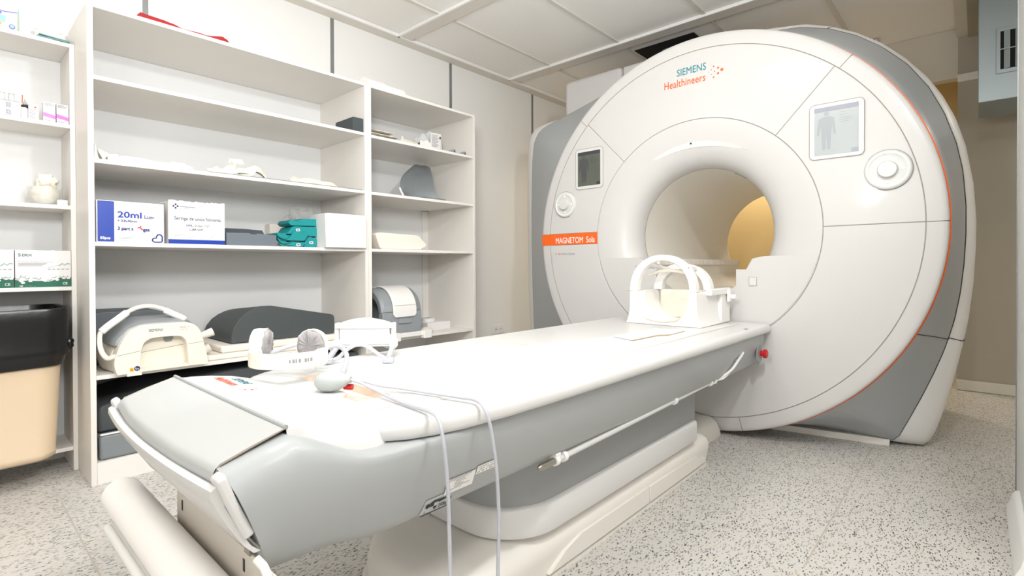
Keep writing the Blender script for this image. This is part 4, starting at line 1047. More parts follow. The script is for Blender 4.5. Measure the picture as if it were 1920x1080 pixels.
# shelf 4: two green and white boxes
z = .9052
def catheter_box(x0, x1, label):
    yf = 3.302
    t = thing('catheter_box', label, 'box', ((x0+x1)/2, 3.38, z), 'green and white catheter boxes')
    h = .174
    zz = [(x0+(x1-x0)*k/24, z+h+.0035*noise.noise(Vector((k*.9+x0*30, 0, 0)))) for k in range(25)]
    part('carton', MB().prism([(x0, z), (x1, z)]+[(a, b_) for a, b_ in reversed(zz)], 'Y', yf, yf+.10), CARD, t, smooth=0)
    w_ = x1-x0
    gp = [(0, 0), (w_, 0), (w_, .046), (w_*.86, .036), (w_*.8, .044), (w_*.66, .030), (w_*.56, .024), (w_*.45, .030), (w_*.33, .030), (w_*.24, .034), (w_*.12, .030), (0, .036)]
    tr = tessellate_polygon([[Vector((p[0], p[1], 0)) for p in gp]])
    part('green_base', MB().add([(x0+p[0], yf-.0006, z+p[1]) for p in gp], [tuple(q) for q in tr]), GREENB, t, smooth=0)
    hexes = [(.02, .046), (.05, .052), (.10, .030), (.14, .054), (.20, .046), (.26, .030), (.33, .048), (.40, .044), (.52, .030), (.60, .038), (.68, .050), (.74, .034), (.82, .052), (.90, .052), (.95, .042), (.13, .022), (.08, .060)]
    mb, mg = MB(), MB()
    for e_, (hx, hz) in enumerate(hexes):
        for m_, r_, o_ in ((mg, .0078, .0008+e_*3e-5), (mb, .0070, .0014+e_*3e-5)):
            cx, cz = x0+hx*w_+(.0008 if m_ is mg else 0), z+hz-(.0014 if m_ is mg else 0)
            cx = min(max(cx, x0+.008), x1-.008)
            m_.add([(cx+r_*1.15*cos(radians(60*k)), yf-o_, cz+r_*.82*sin(radians(60*k))) for k in range(6)], [tuple(range(6))])
    part('hexagon_shadows', mg, mat('hex_shadow', rgb(60, 110, 96), .6), t, smooth=0)
    part('hexagon_pattern', mb, CARD, t, smooth=0)
    o = (x0+.012, yf, z+.146)
    part('lettering', text_mb('S', .019, (x0+.010, yf, z+.1455), XR, ZU, bold=.0005, xs=1.1), GREENI, t, smooth=0)
    part('lettering', text_mb('ERIX', .0165, (x0+.0225, yf, z+.1455), XR, ZU, bold=.0003, xs=1.05), GREENI, t, smooth=0)
    part('lettering', text_mb('I.V. Cannula with Wings and Injection Port', .0078, (x0+.010, yf, z+.117), XR, ZU, xs=.90), INKG, t, smooth=0)
    mb = MB()
    for k in range(3): fq(x0+.010, z+.110-.0048*k, .10-.008*k, .0022, yf, .0006, mb)
    for k in range(5): fq(x0+w_*.57+.0165*k, z+.083, .011, .003, yf, .0006, mb)
    part('small_text', mb, INKG, t, smooth=0)
    mb = strokemb([(w_*.57, .091), (w_*.78, .104)], .0016, (x0, yf, z), XR, ZU)
    strokemb([(w_*.78, .102), (w_*.84, .112), (w_*.88, .104), (w_*.93, .112), (w_*.98, .110)], .005, (x0, yf, z), XR, ZU, mb=mb)
    part('cannula_drawing', mb, mat('print_grey_green', rgb(150, 178, 172), .6), t, smooth=0)
    part('lettering', text_mb('CE', .0165, (x1-.032, yf, z+.010), XR, ZU, bold=.0003, xs=.95, normal_off=.0018), CARD, t, smooth=0)
    part('lettering', text_mb('100', .0085, (x0+.013, yf, z+.004), XR, ZU, bold=.0004, xs=1.0, normal_off=.0018), CARD, t, smooth=0)
    part('lettering', text_mb('Pcs. / Stk. / un.', .006, (x0+.034, yf, z+.0045), XR, ZU, normal_off=.0018), SAGE, t, smooth=0)
catheter_box(.238, .4355, 'whole green and white carton of cannulas against the shelf side')
catheter_box(.036, .2345, 'green and white carton of cannulas cut off by the left picture edge')
# waste bin standing on the bottom board
z = .1215
t = thing('waste_bin', 'beige plastic waste bin lined with a black bag under the left shelves', 'waste bin', (.13, 3.30, z))
def rr3(cx, cy, w_, d_, r_, zz): return [(x, y, zz) for x, y in rrect(cx, cy, w_, d_, r_, 8)]
bc = (.135, 3.318)
part('bin_body', MB().loft([rr3(*bc, .43, .345, .08, z), rr3(*bc, .455, .370, .085, z+.010), rr3(*bc, .460, .375, .085, z+.030), rr3(*bc, .456, .371, .085, z+.033), rr3(*bc, .50, .41, .09, .62), rr3(*bc, .522, .43, .09, .765), rr3(*bc, .535, .44, .09, .77), rr3(*bc, .535, .44, .09, .79), rr3(*bc, .525, .432, .085, .79), rr3(*bc, .50, .41, .08, .64)], True, False), BINM, t, smooth=50)
L = []
for zz, w_, d_, amp in [(.545, .512, .422, .005), (.56, .520, .430, .005), (.585, .528, .436, .007), (.60, .548, .452, .006), (.625, .550, .455, .006), (.645, .540, .446, .008), (.70, .545, .450, .006), (.76, .550, .456, .004), (.80, .552, .457, .003), (.81, .545, .450, .002), (.81, .515, .420, .002), (.77, .50, .405, .004), (.70, .475, .385, .006), (.66, .45, .36, .006)]:
    ring = rr3(*bc, w_, d_, .09, zz); out = []
    for k, (x, y, q) in enumerate(ring):
        nz_ = noise.noise(Vector((x*14, y*14, zz*22)))
        d = Vector((x-bc[0], y-bc[1], 0)).normalized()
        tilt = .022*((x-bc[0])/.27)*(zz-.66)/.13*(-1 if zz < .6 else .3)
        out.append((x+d.x*amp*nz_*1.4, y+d.y*amp*nz_*1.4, q+amp*nz_*.8+tilt*.4))
    L.append(out)
part('bin_bag', MB().loft(L, False, True), BAG, t, smooth=60)
kn = MB().tube(smooth_path([(.405, 3.20, .66), (.412, 3.185, .645), (.408, 3.175, .625), (.395, 3.17, .60)], 4), [.006, .012, .018, .02, .018, .014, .016, .018, .014, .01, .012, .01, .004], 10)
part('bag_knot', kn, BAG, t)

# ================================================================== THINGS ON THE WIDE UNIT
def lump(c, half, seed, amp=.3, nu=28, nv=16, flat=None):
    """soft crumpled form resting on z = flat"""
    m_ = MB().sphere(c, 1.0, nu, nv, half, amp, seed)
    if flat is not None: m_.v = [(x, y, max(z_, flat)) for x, y, z_ in m_.v]
    return m_
def strip(path, wd, th, wdir=YL, zmin=None):
    """flat band following a 3D path"""
    pts = smooth_path(path, 6); L = []
    for i, p in enumerate(pts):
        t = (pts[min(i+1, len(pts)-1)]-pts[max(i-1, 0)]).normalized(); wv = Vector(wdir)
        wv = (wv-t*wv.dot(t)).normalized(); n = t.cross(wv)
        L.append([p-wv*wd/2-n*th/2, p+wv*wd/2-n*th/2, p+wv*wd/2+n*th/2, p-wv*wd/2+n*th/2])
    m_ = MB().loft(L)
    if zmin is not None: m_.v = [(q[0], q[1], max(q[2], zmin+.0005*(i % 4))) for i, q in enumerate(m_.v)]
    return m_
# top: folded red cloth
z = 2.2012
L = []
prof = [(.655, .012), (.672, .040), (.70, .044), (.76, .036), (.80, .030), (.835, .017), (.87, .016), (.92, .021), (.96, .022), (.99, .030), (1.03, .040), (1.052, .036), (1.06, .014)]
for i, (x, h) in enumerate(prof):
    row = []
    for k in range(15):
        a = pi*k/14; y = 3.075-.075*cos(a)*(1+.1*sin(i*2.1))
        row.append((x+.006*sin(k*1.7+i), y, z+max(0, h*(sin(a)**.6)*(1+.25*noise.noise(Vector((i*.9, k*.5, 3)))))))
    L.append(row)
t = single('red_cloth', MB().loft(L), REDC, 'crumpled dark red cloth lying on top of the wide shelves', 'cloth', smooth=50)
# first shelf
z = 1.8752
t = thing('foam_block', 'dark grey foam block at the right end of the second highest wide shelf', 'foam block', (1.84, 3.1, z))
part('block', bx(1.802, 1.878, 3.0, 3.22, z, z+.092), FOAM, t, bevel=.003)
t = single('plastic_strip', bx(1.19, 1.275, 3.01, 3.03, z, z+.009), CUSH, 'small flat cream plastic strip lying on the second highest wide shelf', 'strip', bevel=.001)
# second shelf: thin mat, belt, strap heaps
z = 1.4952
single('thin_mat', bx(.96, 1.86, 2.992, 3.35, z, z+.005), mat('mat_grey', rgb(140, 138, 134), .8), 'thin grey mat lying under the crumpled cream straps', 'mat', bevel=.001)
t = thing('body_strap', 'long cream padded strap with white ends along the left of the strap shelf', 'strap', (.68, 3.06, z))
part('belt', MB().loft([[(x, y-.028, z+.001), (x, y+.028, z+.001), (x, y+.026, zz), (x, y-.024, zz)] for x, y, zz in ((.56, 3.04, z+.022), (.60, 3.04, z+.034), (.66, 3.045, z+.034), (.74, 3.05, z+.026), (.80, 3.05, z+.030))]), STRAPC, t, bevel=.006, seg=2, smooth=60)
part('end_sleeve', MB().loft([[(x, y-.03, z+.001), (x, y+.03, z+.001), (x, y+.025, zz), (x, y-.025, zz)] for x, y, zz in ((.535, 3.04, z+.030), (.575, 3.04, z+.037))]), WHITE_N, t, bevel=.006, smooth=60)
part('end_sleeve', MB().loft([[(x, y-.03, z+.001), (x, y+.03, z+.001), (x, y+.025, zz), (x, y-.025, zz)] for x, y, zz in ((.79, 3.05, z+.036), (.86, 3.05, z+.036))]), WHITE_N, t, bevel=.008, smooth=60)
part('tail', MB().loft([[(x, y-.02, z+.001), (x, y+.02, z+.001), (x, y+.016, zz), (x, y-.016, zz)] for x, y, zz in ((.86, 3.05, z+.03), (.895, 3.05, z+.020))]), STRAPC, t, bevel=.004, smooth=60)
part('head_end', MB().loft([[(.500, 3.05, z+.050), (.500, 3.10, z+.050), (.507, 3.10, z+.060), (.507, 3.05, z+.060)], [(.520, 3.03, z+.004), (.520, 3.08, z+.004), (.545, 3.08, z+.035), (.545, 3.03, z+.035)]]), STRAPC, t, bevel=.004, smooth=60)
single('hook_strap', MB().loft([[(.482, 3.0, z+.001), (.482, 3.03, z+.001), (.484, 3.03, z+.068), (.484, 3.0, z+.068)], [(.498, 3.0, z+.001), (.498, 3.03, z+.001), (.486, 3.03, z+.068), (.486, 3.0, z+.068)]]), WHITE_N, 'small white plastic wedge leaning against the left side of the strap shelf', 'wedge')
t = thing('strap_heap', 'curled heap of cream straps in the middle of the strap shelf', 'straps', (1.12, 3.08, z))
for pth, wd, *wdv in [([(.965, 3.04, z+.007), (1.02, 3.05, z+.012), (1.055, 3.05, z+.020), (1.085, 3.05, z+.052), (1.09, 3.05, z+.075), (1.10, 3.05, z+.092)], .05, (0, .5, .85)), ([(1.04, 3.04, z+.006), (1.09, 3.04, z+.03), (1.14, 3.04, z+.04), (1.19, 3.04, z+.035)], .055),
                ([(1.12, 3.035, z+.008), (1.17, 3.035, z+.025), (1.20, 3.035, z+.056), (1.225, 3.03, z+.052), (1.25, 3.03, z+.032), (1.27, 3.03, z+.008)], .06), ([(1.16, 3.10, z+.01), (1.20, 3.10, z+.06), (1.25, 3.09, z+.048), (1.28, 3.08, z+.01)], .05), ([(1.0, 3.12, z+.008), (1.03, 3.11, z+.045), (1.05, 3.10, z+.012)], .045), ([(1.085, 3.05, z+.082), (1.12, 3.05, z+.088), (1.145, 3.05, z+.086)], .05)]:
    part('strap', strip(pth, wd, .006, wdv[0] if wdv else (.1, .8, .6), z+.0056), STRAPC, t, smooth=60, bevel=.001)
t = thing('strap_bundle', 'small flat bundle of cream straps near the right end of the strap shelf', 'straps', (1.55, 3.08, z))
for pth, wd, *wdv in [([(1.40, 3.03, z+.008), (1.46, 3.03, z+.014), (1.53, 3.035, z+.028), (1.60, 3.035, z+.020), (1.67, 3.03, z+.018), (1.70, 3.03, z+.007)], .055), ([(1.44, 3.08, z+.045), (1.46, 3.07, z+.030), (1.50, 3.06, z+.012)], .05), ([(1.48, 3.09, z+.010), (1.55, 3.09, z+.038), (1.62, 3.08, z+.026), (1.69, 3.07, z+.022), (1.71, 3.06, z+.008)], .05), ([(1.60, 3.03, z+.008), (1.63, 3.03, z+.02), (1.66, 3.03, z+.008)], .04)]:
    part('strap', strip(pth, wd, .006, wdv[0] if wdv else (.1, .8, .6), z+.0056), STRAPC, t, smooth=60, bevel=.001)
# third shelf: boxes
z = 1.1152; yf = 2.999
t = thing('syringe_box', 'blue and white carton of large syringes at the left of the box shelf', 'syringe box', (.62, 3.1, z))
x0, x1, h = .4865, .753, .194
part('carton', bx(x0, x1, yf, yf+.17, z, z+h), CARD, t, bevel=.004, seg=3)
part('blue_panel', fq(x0+.004, z+.003, .062, h-.006, yf), BLUE, t, smooth=0)
def lt(txt, size, x, zz, m, y=yf, **k): part('lettering', text_mb(txt, size, (x, y, zz), XR, ZU, **k), m, t, smooth=0)
lt('20ml', .040, x0+.078, z+.118, BLUE, bold=.0014, xs=1.22)
lt('Luer', .024, x0+.183, z+.118, INK, bold=.0004, xs=.95)
lt('+ 0,8x40mm', .0165, x0+.078, z+.097, INK, bold=.0004, xs=.92)
lt('3 part s', .022, x0+.078, z+.059, INK, bold=.0009, xs=.90)
lt('nges', .022, x0+.170, z+.057, INK, bold=.0009, xs=.90)
lt('50pcs', .0165, x0+.013, z+.014, CARD, bold=.0007, normal_off=.0016)
lt('CE', .0155, x0+.180, z+.008, INKG)
mb = MB()
for wd, zz in [(.055, .023), (.045, .017), (.035, .010)]: fq(x0+.080, z+zz, wd, .0018, yf, .0008, mb)
part('small_text', mb, INKG, t, smooth=0)
part('heart_outline', strokemb([(.034, .002), (.010, .002), (.003, .008), (.004, .016), (.011, .021), (.020, .021), (.020, .029), (.024, .036), (.032, .039), (.040, .036), (.044, .029), (.044, .008), (.042, .003)], .0062, (x0+.213, yf, z+.004), XR, ZU, closed=True), INK, t, smooth=0)
part('clear_tape', fq(x0+.155, z+.115, .045, h-.118, yf, .0004), mat('tape_dull', rgb(226, 222, 216), .3), t, smooth=0)
part('tear', MB().add([(x0+.158, yf-.001, z+.052), (x0+.178, yf-.001, z+.052), (x0+.176, yf-.001, z+.074), (x0+.160, yf-.001, z+.070)], [(0, 1, 2, 3)]), CARD, t, smooth=0)
part('red_mark', strokemb([(0, .012), (.009, .013), (.020, .004)], .0055, (x0+.156, yf, z+.060), XR, ZU, .0016, strokemb([(.009, .010), (.014, .022)], .005, (x0+.156, yf, z+.060), XR, ZU, .0018)), RED, t, smooth=0)
t = thing('syringe_box', 'white carton of syringes with torn open top and blue base stripe', 'syringe box', (.9, 3.1, z))
x0, x1, h = .770, 1.030, .218
random.seed(5)
edge = [(x0+(x1-x0)*k/40, z+h+random.uniform(-.004, .004)) for k in range(41)]
part('front_panel', MB().prism([(x0, z), (x1, z)]+list(reversed(edge)), 'Y', yf, yf+.004), CARD, t, smooth=0)
sedge = [(yf+.0045+.2*k/30, z+h-.005+random.uniform(-.005, .003)) for k in range(31)]
part('side_panel', MB().prism([(yf+.0045, z), (yf+.2045, z)]+list(reversed(sedge)), 'X', x0, x0+.004), CARD, t, smooth=0)
part('side_panel', MB().prism([(yf+.0045, z), (yf+.2045, z)]+list(reversed(sedge)), 'X', x1-.004, x1), CARD, t, smooth=0)
part('rear_panel', bx(x0, x1, yf+.206, yf+.21, z, z+h-.01), CARD, t, smooth=0)
part('contents', bx(x0+.01, x1-.01, yf+.01, yf+.2, z+.002, z+.16), CARDE, t, smooth=0)
part('blue_stripe', fq(x0, z+.001, x1-x0, .022, yf), BLUE, t, smooth=0)
for dx_, dz_ in [(-.009, 0), (.009, 0), (0, .009), (0, -.009)]:
    part('emblem_petal', discmb((x0+.032+dx_, yf, z+h-.028+dz_), XR, ZU, .0048, .0008, 12), INKN, t, smooth=0)
mb = MB(); fq(x0+.050, z+h-.031, .07, .0042, yf, .0008, mb); fq(x0+.050, z+h-.039, .045, .0018, yf, .0008, mb)
part('maker_line', mb, INKG, t, smooth=0)
lt('Seringa de unica folosinta', .0245, x0+.025, z+.122, INKN, bold=.0002, xs=.86)
lt('10ML, 21Gx1 1/2"', .0150, x0+.075, z+.090, INKN, xs=1.0, bold=.0002)
lt('LUER SLIP', .0150, x0+.090, z+.070, INKN, xs=1.0, bold=.0002)
lt('CE', .0125, x0+.19, z+.036, INKG); lt('0123', .007, x0+.208, z+.036, INKG)
part('sterile_frame', strokemb([(0, 0), (.055, 0), (.055, .010), (0, .010)], .0012, (x0+.025, yf, z+.036), XR, ZU, closed=True), INKG, t, smooth=0)
lt('STERILE EO', .0072, x0+.028, z+.0388, INKG); lt('2', .012, x0+.089, z+.036, INKG, bold=.0002); lt('80', .009, x0+.11, z+.037, INKG)
# dark grey tray of foam
t = thing('foam_tray', 'dark grey foam tray lying between the white carton and teal foam', 'foam tray', (1.18, 3.1, z))
part('front_block', MB().prism([(1.040, z), (1.308, z), (1.308, z+.064), (1.205, z+.070), (1.195, z+.064), (1.170, z+.064), (1.160, z+.070), (1.040, z+.068)], 'Y', 3.005, 3.09), VINYL if False else mat('slate_foam', rgb(104, 112, 120), .7, bump=.1), t, bevel=.003)
part('rear_block', MB().prism([(1.045, z), (1.325, z), (1.285, z+.06), (1.265, z+.094), (1.17, z+.098), (1.045, z+.098)], 'Y', 3.095, 3.22), FOAM, t, bevel=.004)
# teal curved foam supports, stacked
tg = 'teal curved foam supports'
def teal(label, x0, zb, w_, h_, y0, y1, dip, tag_x=None):
    """concave support: curved dish profile with a raised right lobe, seen from the front"""
    t = thing('foam_support', label, 'foam support', (x0+w_/2, (y0+y1)/2, zb), tg)
    top = []; bot = []
    n = 14
    for k in range(n+1):
        u = k/n
        zc = dip*(1-(min(u, .62)/.31-1)**2) if u < .62 else 0
        lift = h_*.55*max(0, (u-.30)/.70)**.8*0
        top.append((x0+w_*u, zb+h_-zc))
        bot.append((x0+w_*(.10+.80*u), zb+max(0, .018*(1-abs(2*u-1)**.0)) ))
    poly = [(x0+w_*.10, zb), (x0+w_*.90, zb), (x0+w_, zb+h_*.45), (x0+w_*.985, zb+h_*.80), (x0+w_*.93, zb+h_)]
    poly += [(x0+w_*u, zb+h_-dip*(1-((u-.30)/.34)**2) if abs(u-.30) < .34 else zb+h_) for u in (.80, .66, .58, .50, .42, .34, .26, .18, .10, .04)]
    poly += [(x0, zb+h_*.88), (x0-.002, zb+h_*.55), (x0+w_*.03, zb+h_*.2)]
    part('support', MB().prism(poly, 'Y', y0, y1), TEAL, t, bevel=.003, seg=2, smooth=50)
    if tag_x is not None:
        s_ = part('paper_tag', MB().obox((x0+tag_x, y0-.001, zb+h_*.42), (.012, 0, .0015), (0, .0006, 0), (-.0025, 0, .0085)), CARD, t)
        part('tag_print', MB().obox((x0+tag_x, y0-.0018, zb+h_*.40), (.007, 0, .0009), (0, .0003, 0), (-.0008, 0, .0025)), INKK, s_)
    return t
def support(label, y0, y1, poly, tg_=None):
    t = thing('foam_support', label, 'foam support', (1.46, (y0+y1)/2, z), tg)
    part('support', MB().prism(poly, 'Y', y0, y1), TEAL, t, bevel=.003, seg=2, smooth=50)
    if tg_:
        s_ = part('paper_tag', MB().obox((tg_[0], y0-.001, tg_[1]), (.012, 0, .0015), (0, .0006, 0), (-.0025, 0, .0075)), CARD, t)
        part('tag_print', MB().obox((tg_[0], y0-.0018, tg_[1]), (.007, 0, .0009), (0, .0003, 0), (-.0008, 0, .0022)), INKK, s_)
support('teal foam support, lowest of the right-hand column', 3.062, 3.22, [(1.5062, 1.1544), (1.5233, 1.1779), (1.5751, 1.1779), (1.5905, 1.1572), (1.5712, 1.1165), (1.4992, 1.1165)], (1.545, 1.146))
support('teal curved foam support, largest one in the middle of the stack', 3.062, 3.22, [(1.3376, 1.1927), (1.3439, 1.1993), (1.3691, 1.1957), (1.3946, 1.1984), (1.4108, 1.2119), (1.4271, 1.2351), (1.4403, 1.2422), (1.5800, 1.2425), (1.5940, 1.2241), (1.5800, 1.1851), (1.453, 1.1815), (1.4399, 1.1908), (1.4202, 1.1739), (1.3943, 1.1602), (1.3625, 1.1638), (1.3406, 1.1771)], (1.462, 1.220))
support('teal curved foam support in front of the largest one', 3.032, 3.058, [(1.3244, 1.1722), (1.3367, 1.1602), (1.3616, 1.1517), (1.387, 1.1589), (1.4096, 1.1819), (1.4226, 1.2031), (1.5086, 1.2038), (1.5153, 1.1959), (1.4948, 1.1594), (1.4848, 1.1526), (1.4094, 1.1501), (1.3964, 1.1402), (1.3741, 1.1301), (1.349, 1.1325), (1.3304, 1.1506)])
support('teal curved foam support, frontmost and lowest of the stack', 3.002, 3.028, [(1.3202, 1.1369), (1.3356, 1.1266), (1.3605, 1.1226), (1.3826, 1.131), (1.3986, 1.144), (1.4766, 1.1433), (1.4799, 1.1386), (1.4666, 1.1222), (1.4567, 1.1162), (1.3355, 1.1162)], (1.435, 1.128))
support('teal foam support with a dip, topmost of the stack', 3.066, 3.22, [(1.4065, 1.2597), (1.4163, 1.2763), (1.4261, 1.2801), (1.4556, 1.2772), (1.4755, 1.28), (1.4923, 1.2909), (1.583, 1.2936), (1.5940, 1.281), (1.5846, 1.2503), (1.4487, 1.2450), (1.4291, 1.2445), (1.4193, 1.2477)])
# white box, bag and clear box behind the teal foam
t = thing('white_box', 'plain white box standing at the right end of the box shelf', 'box', (1.72, 3.05, z))
part('box', MB().prism([(1.586, z), (1.868, z), (1.868, z+.212), (1.580, z+.208)], 'Y', 2.952, 3.14), CARD, t, bevel=.004, seg=3)
part('lid', bx(1.60, 1.85, 2.96, 3.13, z+.2075, z+.2125), CARD, t, bevel=.002)
single('clear_tray', bx(1.775, 1.865, 3.15, 3.30, z, z+.228), FILM, 'clear plastic tray standing upright behind the plain white box', 'tray', bevel=.004)
t = single('plastic_bag', lump((1.63, 3.345, z+.138), (.115, .075, .14), 4, .45, 40, 24, z+.001), FILM, 'crumpled clear plastic bag behind the teal foam supports', 'bag', smooth=180)
single('beige_pad', bx(1.475, 1.58, 3.49, 3.56, z, z+.168), CUSH, 'beige pad standing at the back of the box shelf behind teal foam', 'pad', bevel=.004)

# ---- bottom shelf of the wide unit
z = .5012
t = thing('breast_coil', 'cream breast coil with grey cushion and curved cable at the left of the bottom shelf', 'coil', (.72, 3.05, z))
yf, yb = 2.935, 3.26
# arch shaped front body in XZ with rounded shoulders, foot on each side
prof = [(.548, z), (.630, z), (.634, z+.05), (.640, z+.105), (.650, z+.135), (.668, z+.152), (.70, z+.159), (.79, z+.157), (.815, z+.145), (.828, z+.12), (.834, z+.05), (.838, z+.003), (.925, z), (.922, z+.03), (.905, z+.115), (.89, z+.17), (.87, z+.200), (.84, z+.218), (.80, z+.222), (.66, z+.222), (.62, z+.212), (.585, z+.185), (.560, z+.14), (.543, z+.09), (.536, z+.045)]
prof = [(p.x, p.z) for p in smooth_path([(a, 0, b_) for a, b_ in prof[1:12]], 3)]+[(p.x, p.z) for p in smooth_path([(a, 0, b_) for a, b_ in prof[12:]+prof[:1]], 3)]
part('body', MB().prism(prof, 'Y', yf, yf+.085), CREAM, t, bevel=.008, seg=3, smooth=50)
part('inner_wall', MB().prism([(.60, z+.001), (.86, z+.001), (.86, z+.17), (.60, z+.17)], 'Y', yf+.055, yf+.07), CREAM, t, smooth=0)
back = [[(.548-.02*k, y, z+.001), (.925+.015*k, y, z+.001), (.928+.012*k, y, z+.07), (.895+.02*k, y, z+.165), (.83, y, z+.215+.012*k), (.66, y, z+.215+.012*k), (.575-.02*k, y, z+.165), (.535-.025*k, y, z+.08)] for y, k in ((yf+.07, 0), (yf+.2, 1), (yb, .7))]
part('rear_body', MB().loft(back), CREAM, t, bevel=.012, seg=3, smooth=50)
L = []
for y, k in ((yf+.04, 0), (yf+.10, .8), (yf+.2, 1), (yb-.03, .6)):
    L.append([(.545-.012*k, y, z+.130), (.555-.01*k, y, z+.160), (.60, y, z+.207+.018*k), (.66, y, z+.226+.025*k), (.80, y, z+.226+.025*k), (.87, y, z+.207+.015*k), (.868, y, z+.198), (.80, y, z+.216), (.66, y, z+.216), (.60, y, z+.19), (.57, y, z+.15), (.56, y, z+.128)])
part('cushion', MB().loft(L), KNEE, t, bevel=.004, smooth=60)
part('shell_seam', strokemb([(.546, z+.088), (.60, z+.096), (.638, z+.102)], .0022, (0, yf, 0), XR, ZU, .0006), GAP, t, smooth=0)
part('shell_seam', strokemb([(.834, z+.112), (.88, z+.116), (.905, z+.117)], .0022, (0, yf, 0), XR, ZU, .0006), GAP, t, smooth=0)
part('shell_seam', strokemb([(.61, z+.082), (.84, z+.108)], .0022, (0, yf+.055, 0), XR, ZU, .0006), GAP, t, smooth=0)
part('latch_pocket', MB().prism([(.742, z+.150), (.784, z+.154), (.783, z+.138), (.775, z+.128), (.752, z+.126), (.744, z+.134)], 'Y', yf+.05, yf+.056), KNEE, t, bevel=.002)
part('tray_edge', MB().loft([[(x, yf+.004, zz), (x, yf+.05, zz), (x, yf+.05, zz+.012), (x, yf+.004, zz+.012)] for x, zz in ((.632, z+.001), (.838, z+.002))]), CREAM, t, smooth=0)
part('lettering', text_mb('SIEMENS', .0185, (.668, yf, z+.188), XR, ZU, bold=.0001, xs=.86), GREENI, t, smooth=0)
part('lettering', text_mb('Breast 18', .0105, (.80, yf, z+.196), XR, ZU), INKG, t, smooth=0)
part('lettering', text_mb('A Tim Coil', .0075, (.797, yf, z+.185), XR, ZU), INKG, t, smooth=0)
part('warning_sign', fq(.594, z+.010, .0145, .0165, yf), YEL, t, smooth=0)
part('warning_mark', MB().add([(.5985, yf-.0014, z+.0145), (.6045, yf-.0014, z+.0145), (.6015, yf-.0014, z+.0205)], [(0, 1, 2)]), mat('sign_brown', rgb(120, 80, 20), .6), t, smooth=0)
part('instruction_sign', discmb((.622, yf, z+.021), XR, ZU, .0115), NAVY, t, smooth=0)
part('instruction_mark', strokemb([(.616, z+.026), (.618, z+.016), (.624, z+.020), (.629, z+.017)], .003, (0, yf, 0), XR, ZU, .0016), CARD, t, smooth=0)
part('small_plate', MB().box(.583, .640, yf-.004, yf-.001, z-.012, z+.002), CREAM, t, bevel=.001)
part('cable', MB().tube(smooth_path([(.545, 2.965, z+.085), (.515, 2.96, z+.080), (.497, 2.97, z+.11), (.494, 3.0, z+.155), (.502, 3.02, z+.195), (.53, 3.02, z+.222), (.565, 3.02, z+.25), (.605, 3.02, z+.283), (.65, 3.02, z+.303), (.70, 3.02, z+.305), (.75, 3.02, z+.288), (.79, 3.02, z+.262), (.845, 3.02, z+.230)], 6), .0105, 12), CREAM, t)
part('cable_sleeve', MB().tube(smooth_path([(.502, 3.02, z+.195), (.53, 3.02, z+.222), (.565, 3.02, z+.25), (.605, 3.02, z+.283)], 5), [.012]+[.0165]*14+[.013], 14), WHITE_N, t)
part('cable_sleeve', MB().tube(smooth_path([(.755, 3.02, z+.283), (.79, 3.02, z+.262), (.845, 3.02, z+.230)], 5), [.012]+[.0155]*9+[.013], 14), WHITE_N, t)
part('plug', MB().tube([(.895, 2.99, z+.135), (.925, 2.985, z+.145), (.962, 2.98, z+.158)], [.015, .019, .022], 14), CREAM, t)
part('plug', MB().tube([(.915, 3.06, z+.05), (.95, 3.05, z+.06), (.97, 3.045, z+.07)], [.02, .025, .02], 12), CREAM, t)
single('bolster', MB().prism([(.495, z+.001), (.94, z+.001), (.935, z+.09), (.905, z+.19), (.85, z+.245), (.78, z+.268), (.56, z+.272), (.50, z+.262)], 'Y', 3.30, 3.55), FOAM2 if False else mat('bolster_grey', rgb(92, 98, 102), .55, bump=.1, bscale=150), 'grey padded bolster lying behind the cream breast coil', 'bolster', bevel=.02, seg=3, smooth=50)
# pads under the wedge
t = thing('flat_pad', 'long cream flat pad, lower of the two under the charcoal wedge', 'pad', (1.4, 3.25, z))
part('pad', bx(.945, 1.86, 3.005, 3.55, z, z+.028), CUSH, t, bevel=.010, seg=3)
t = thing('flat_pad', 'long cream flat pad, upper of the two under the charcoal wedge', 'pad', (1.4, 3.25, z+.029))
part('pad', bx(1.02, 1.86, 3.03, 3.55, z+.0285, z+.066), CUSH, t, bevel=.012, seg=3)
t = thing('wedge_cushion', 'charcoal wedge cushion with rounded left end lying on the cream pads', 'cushion', (1.4, 3.3, z+.067))
zz = z+.0665
wp = [(1.085, zz+.004), (1.0865, zz+.045), (1.10, zz+.09), (1.128, zz+.135), (1.165, zz+.168), (1.205, zz+.190), (1.25, zz+.203), (1.30, zz+.203), (1.66, zz+.130), (1.695, zz+.121), (1.705, zz+.105), (1.705, zz+.02), (1.70, zz)]
part('cushion', MB().loft([[(x, 3.075, q) for x, q in wp], [(x, 3.52, zz+(q-zz)*.80) for x, q in wp]]), FOAM2, t, bevel=.003, seg=2, smooth=30)
# ---- folded mattress on the floor board
z = .1012
t = thing('folded_mattress', 'grey vinyl floor mattress folded under the bottom shelf behind the table foot', 'mattress', (1.1, 3.28, z))
part('lower_half', bx(.492, 1.86, 3.008, 3.55, z, z+.118), VINYL, t, bevel=.014, seg=3)
part('piping', MB().tube([(.494, 3.005, z+.121), (.70, 3.004, z+.121), (1.85, 3.004, z+.121)], .0045, 8), WHITE_N, t)
part('upper_half', MB().prism([(.492, z+.124), (1.86, z+.124), (1.86, z+.33), (1.1, z+.33), (.80, z+.31), (.50, z+.245), (.492, z+.22)], 'Y', 3.04, 3.55), FOAM2, t, bevel=.012, seg=3, smooth=50)

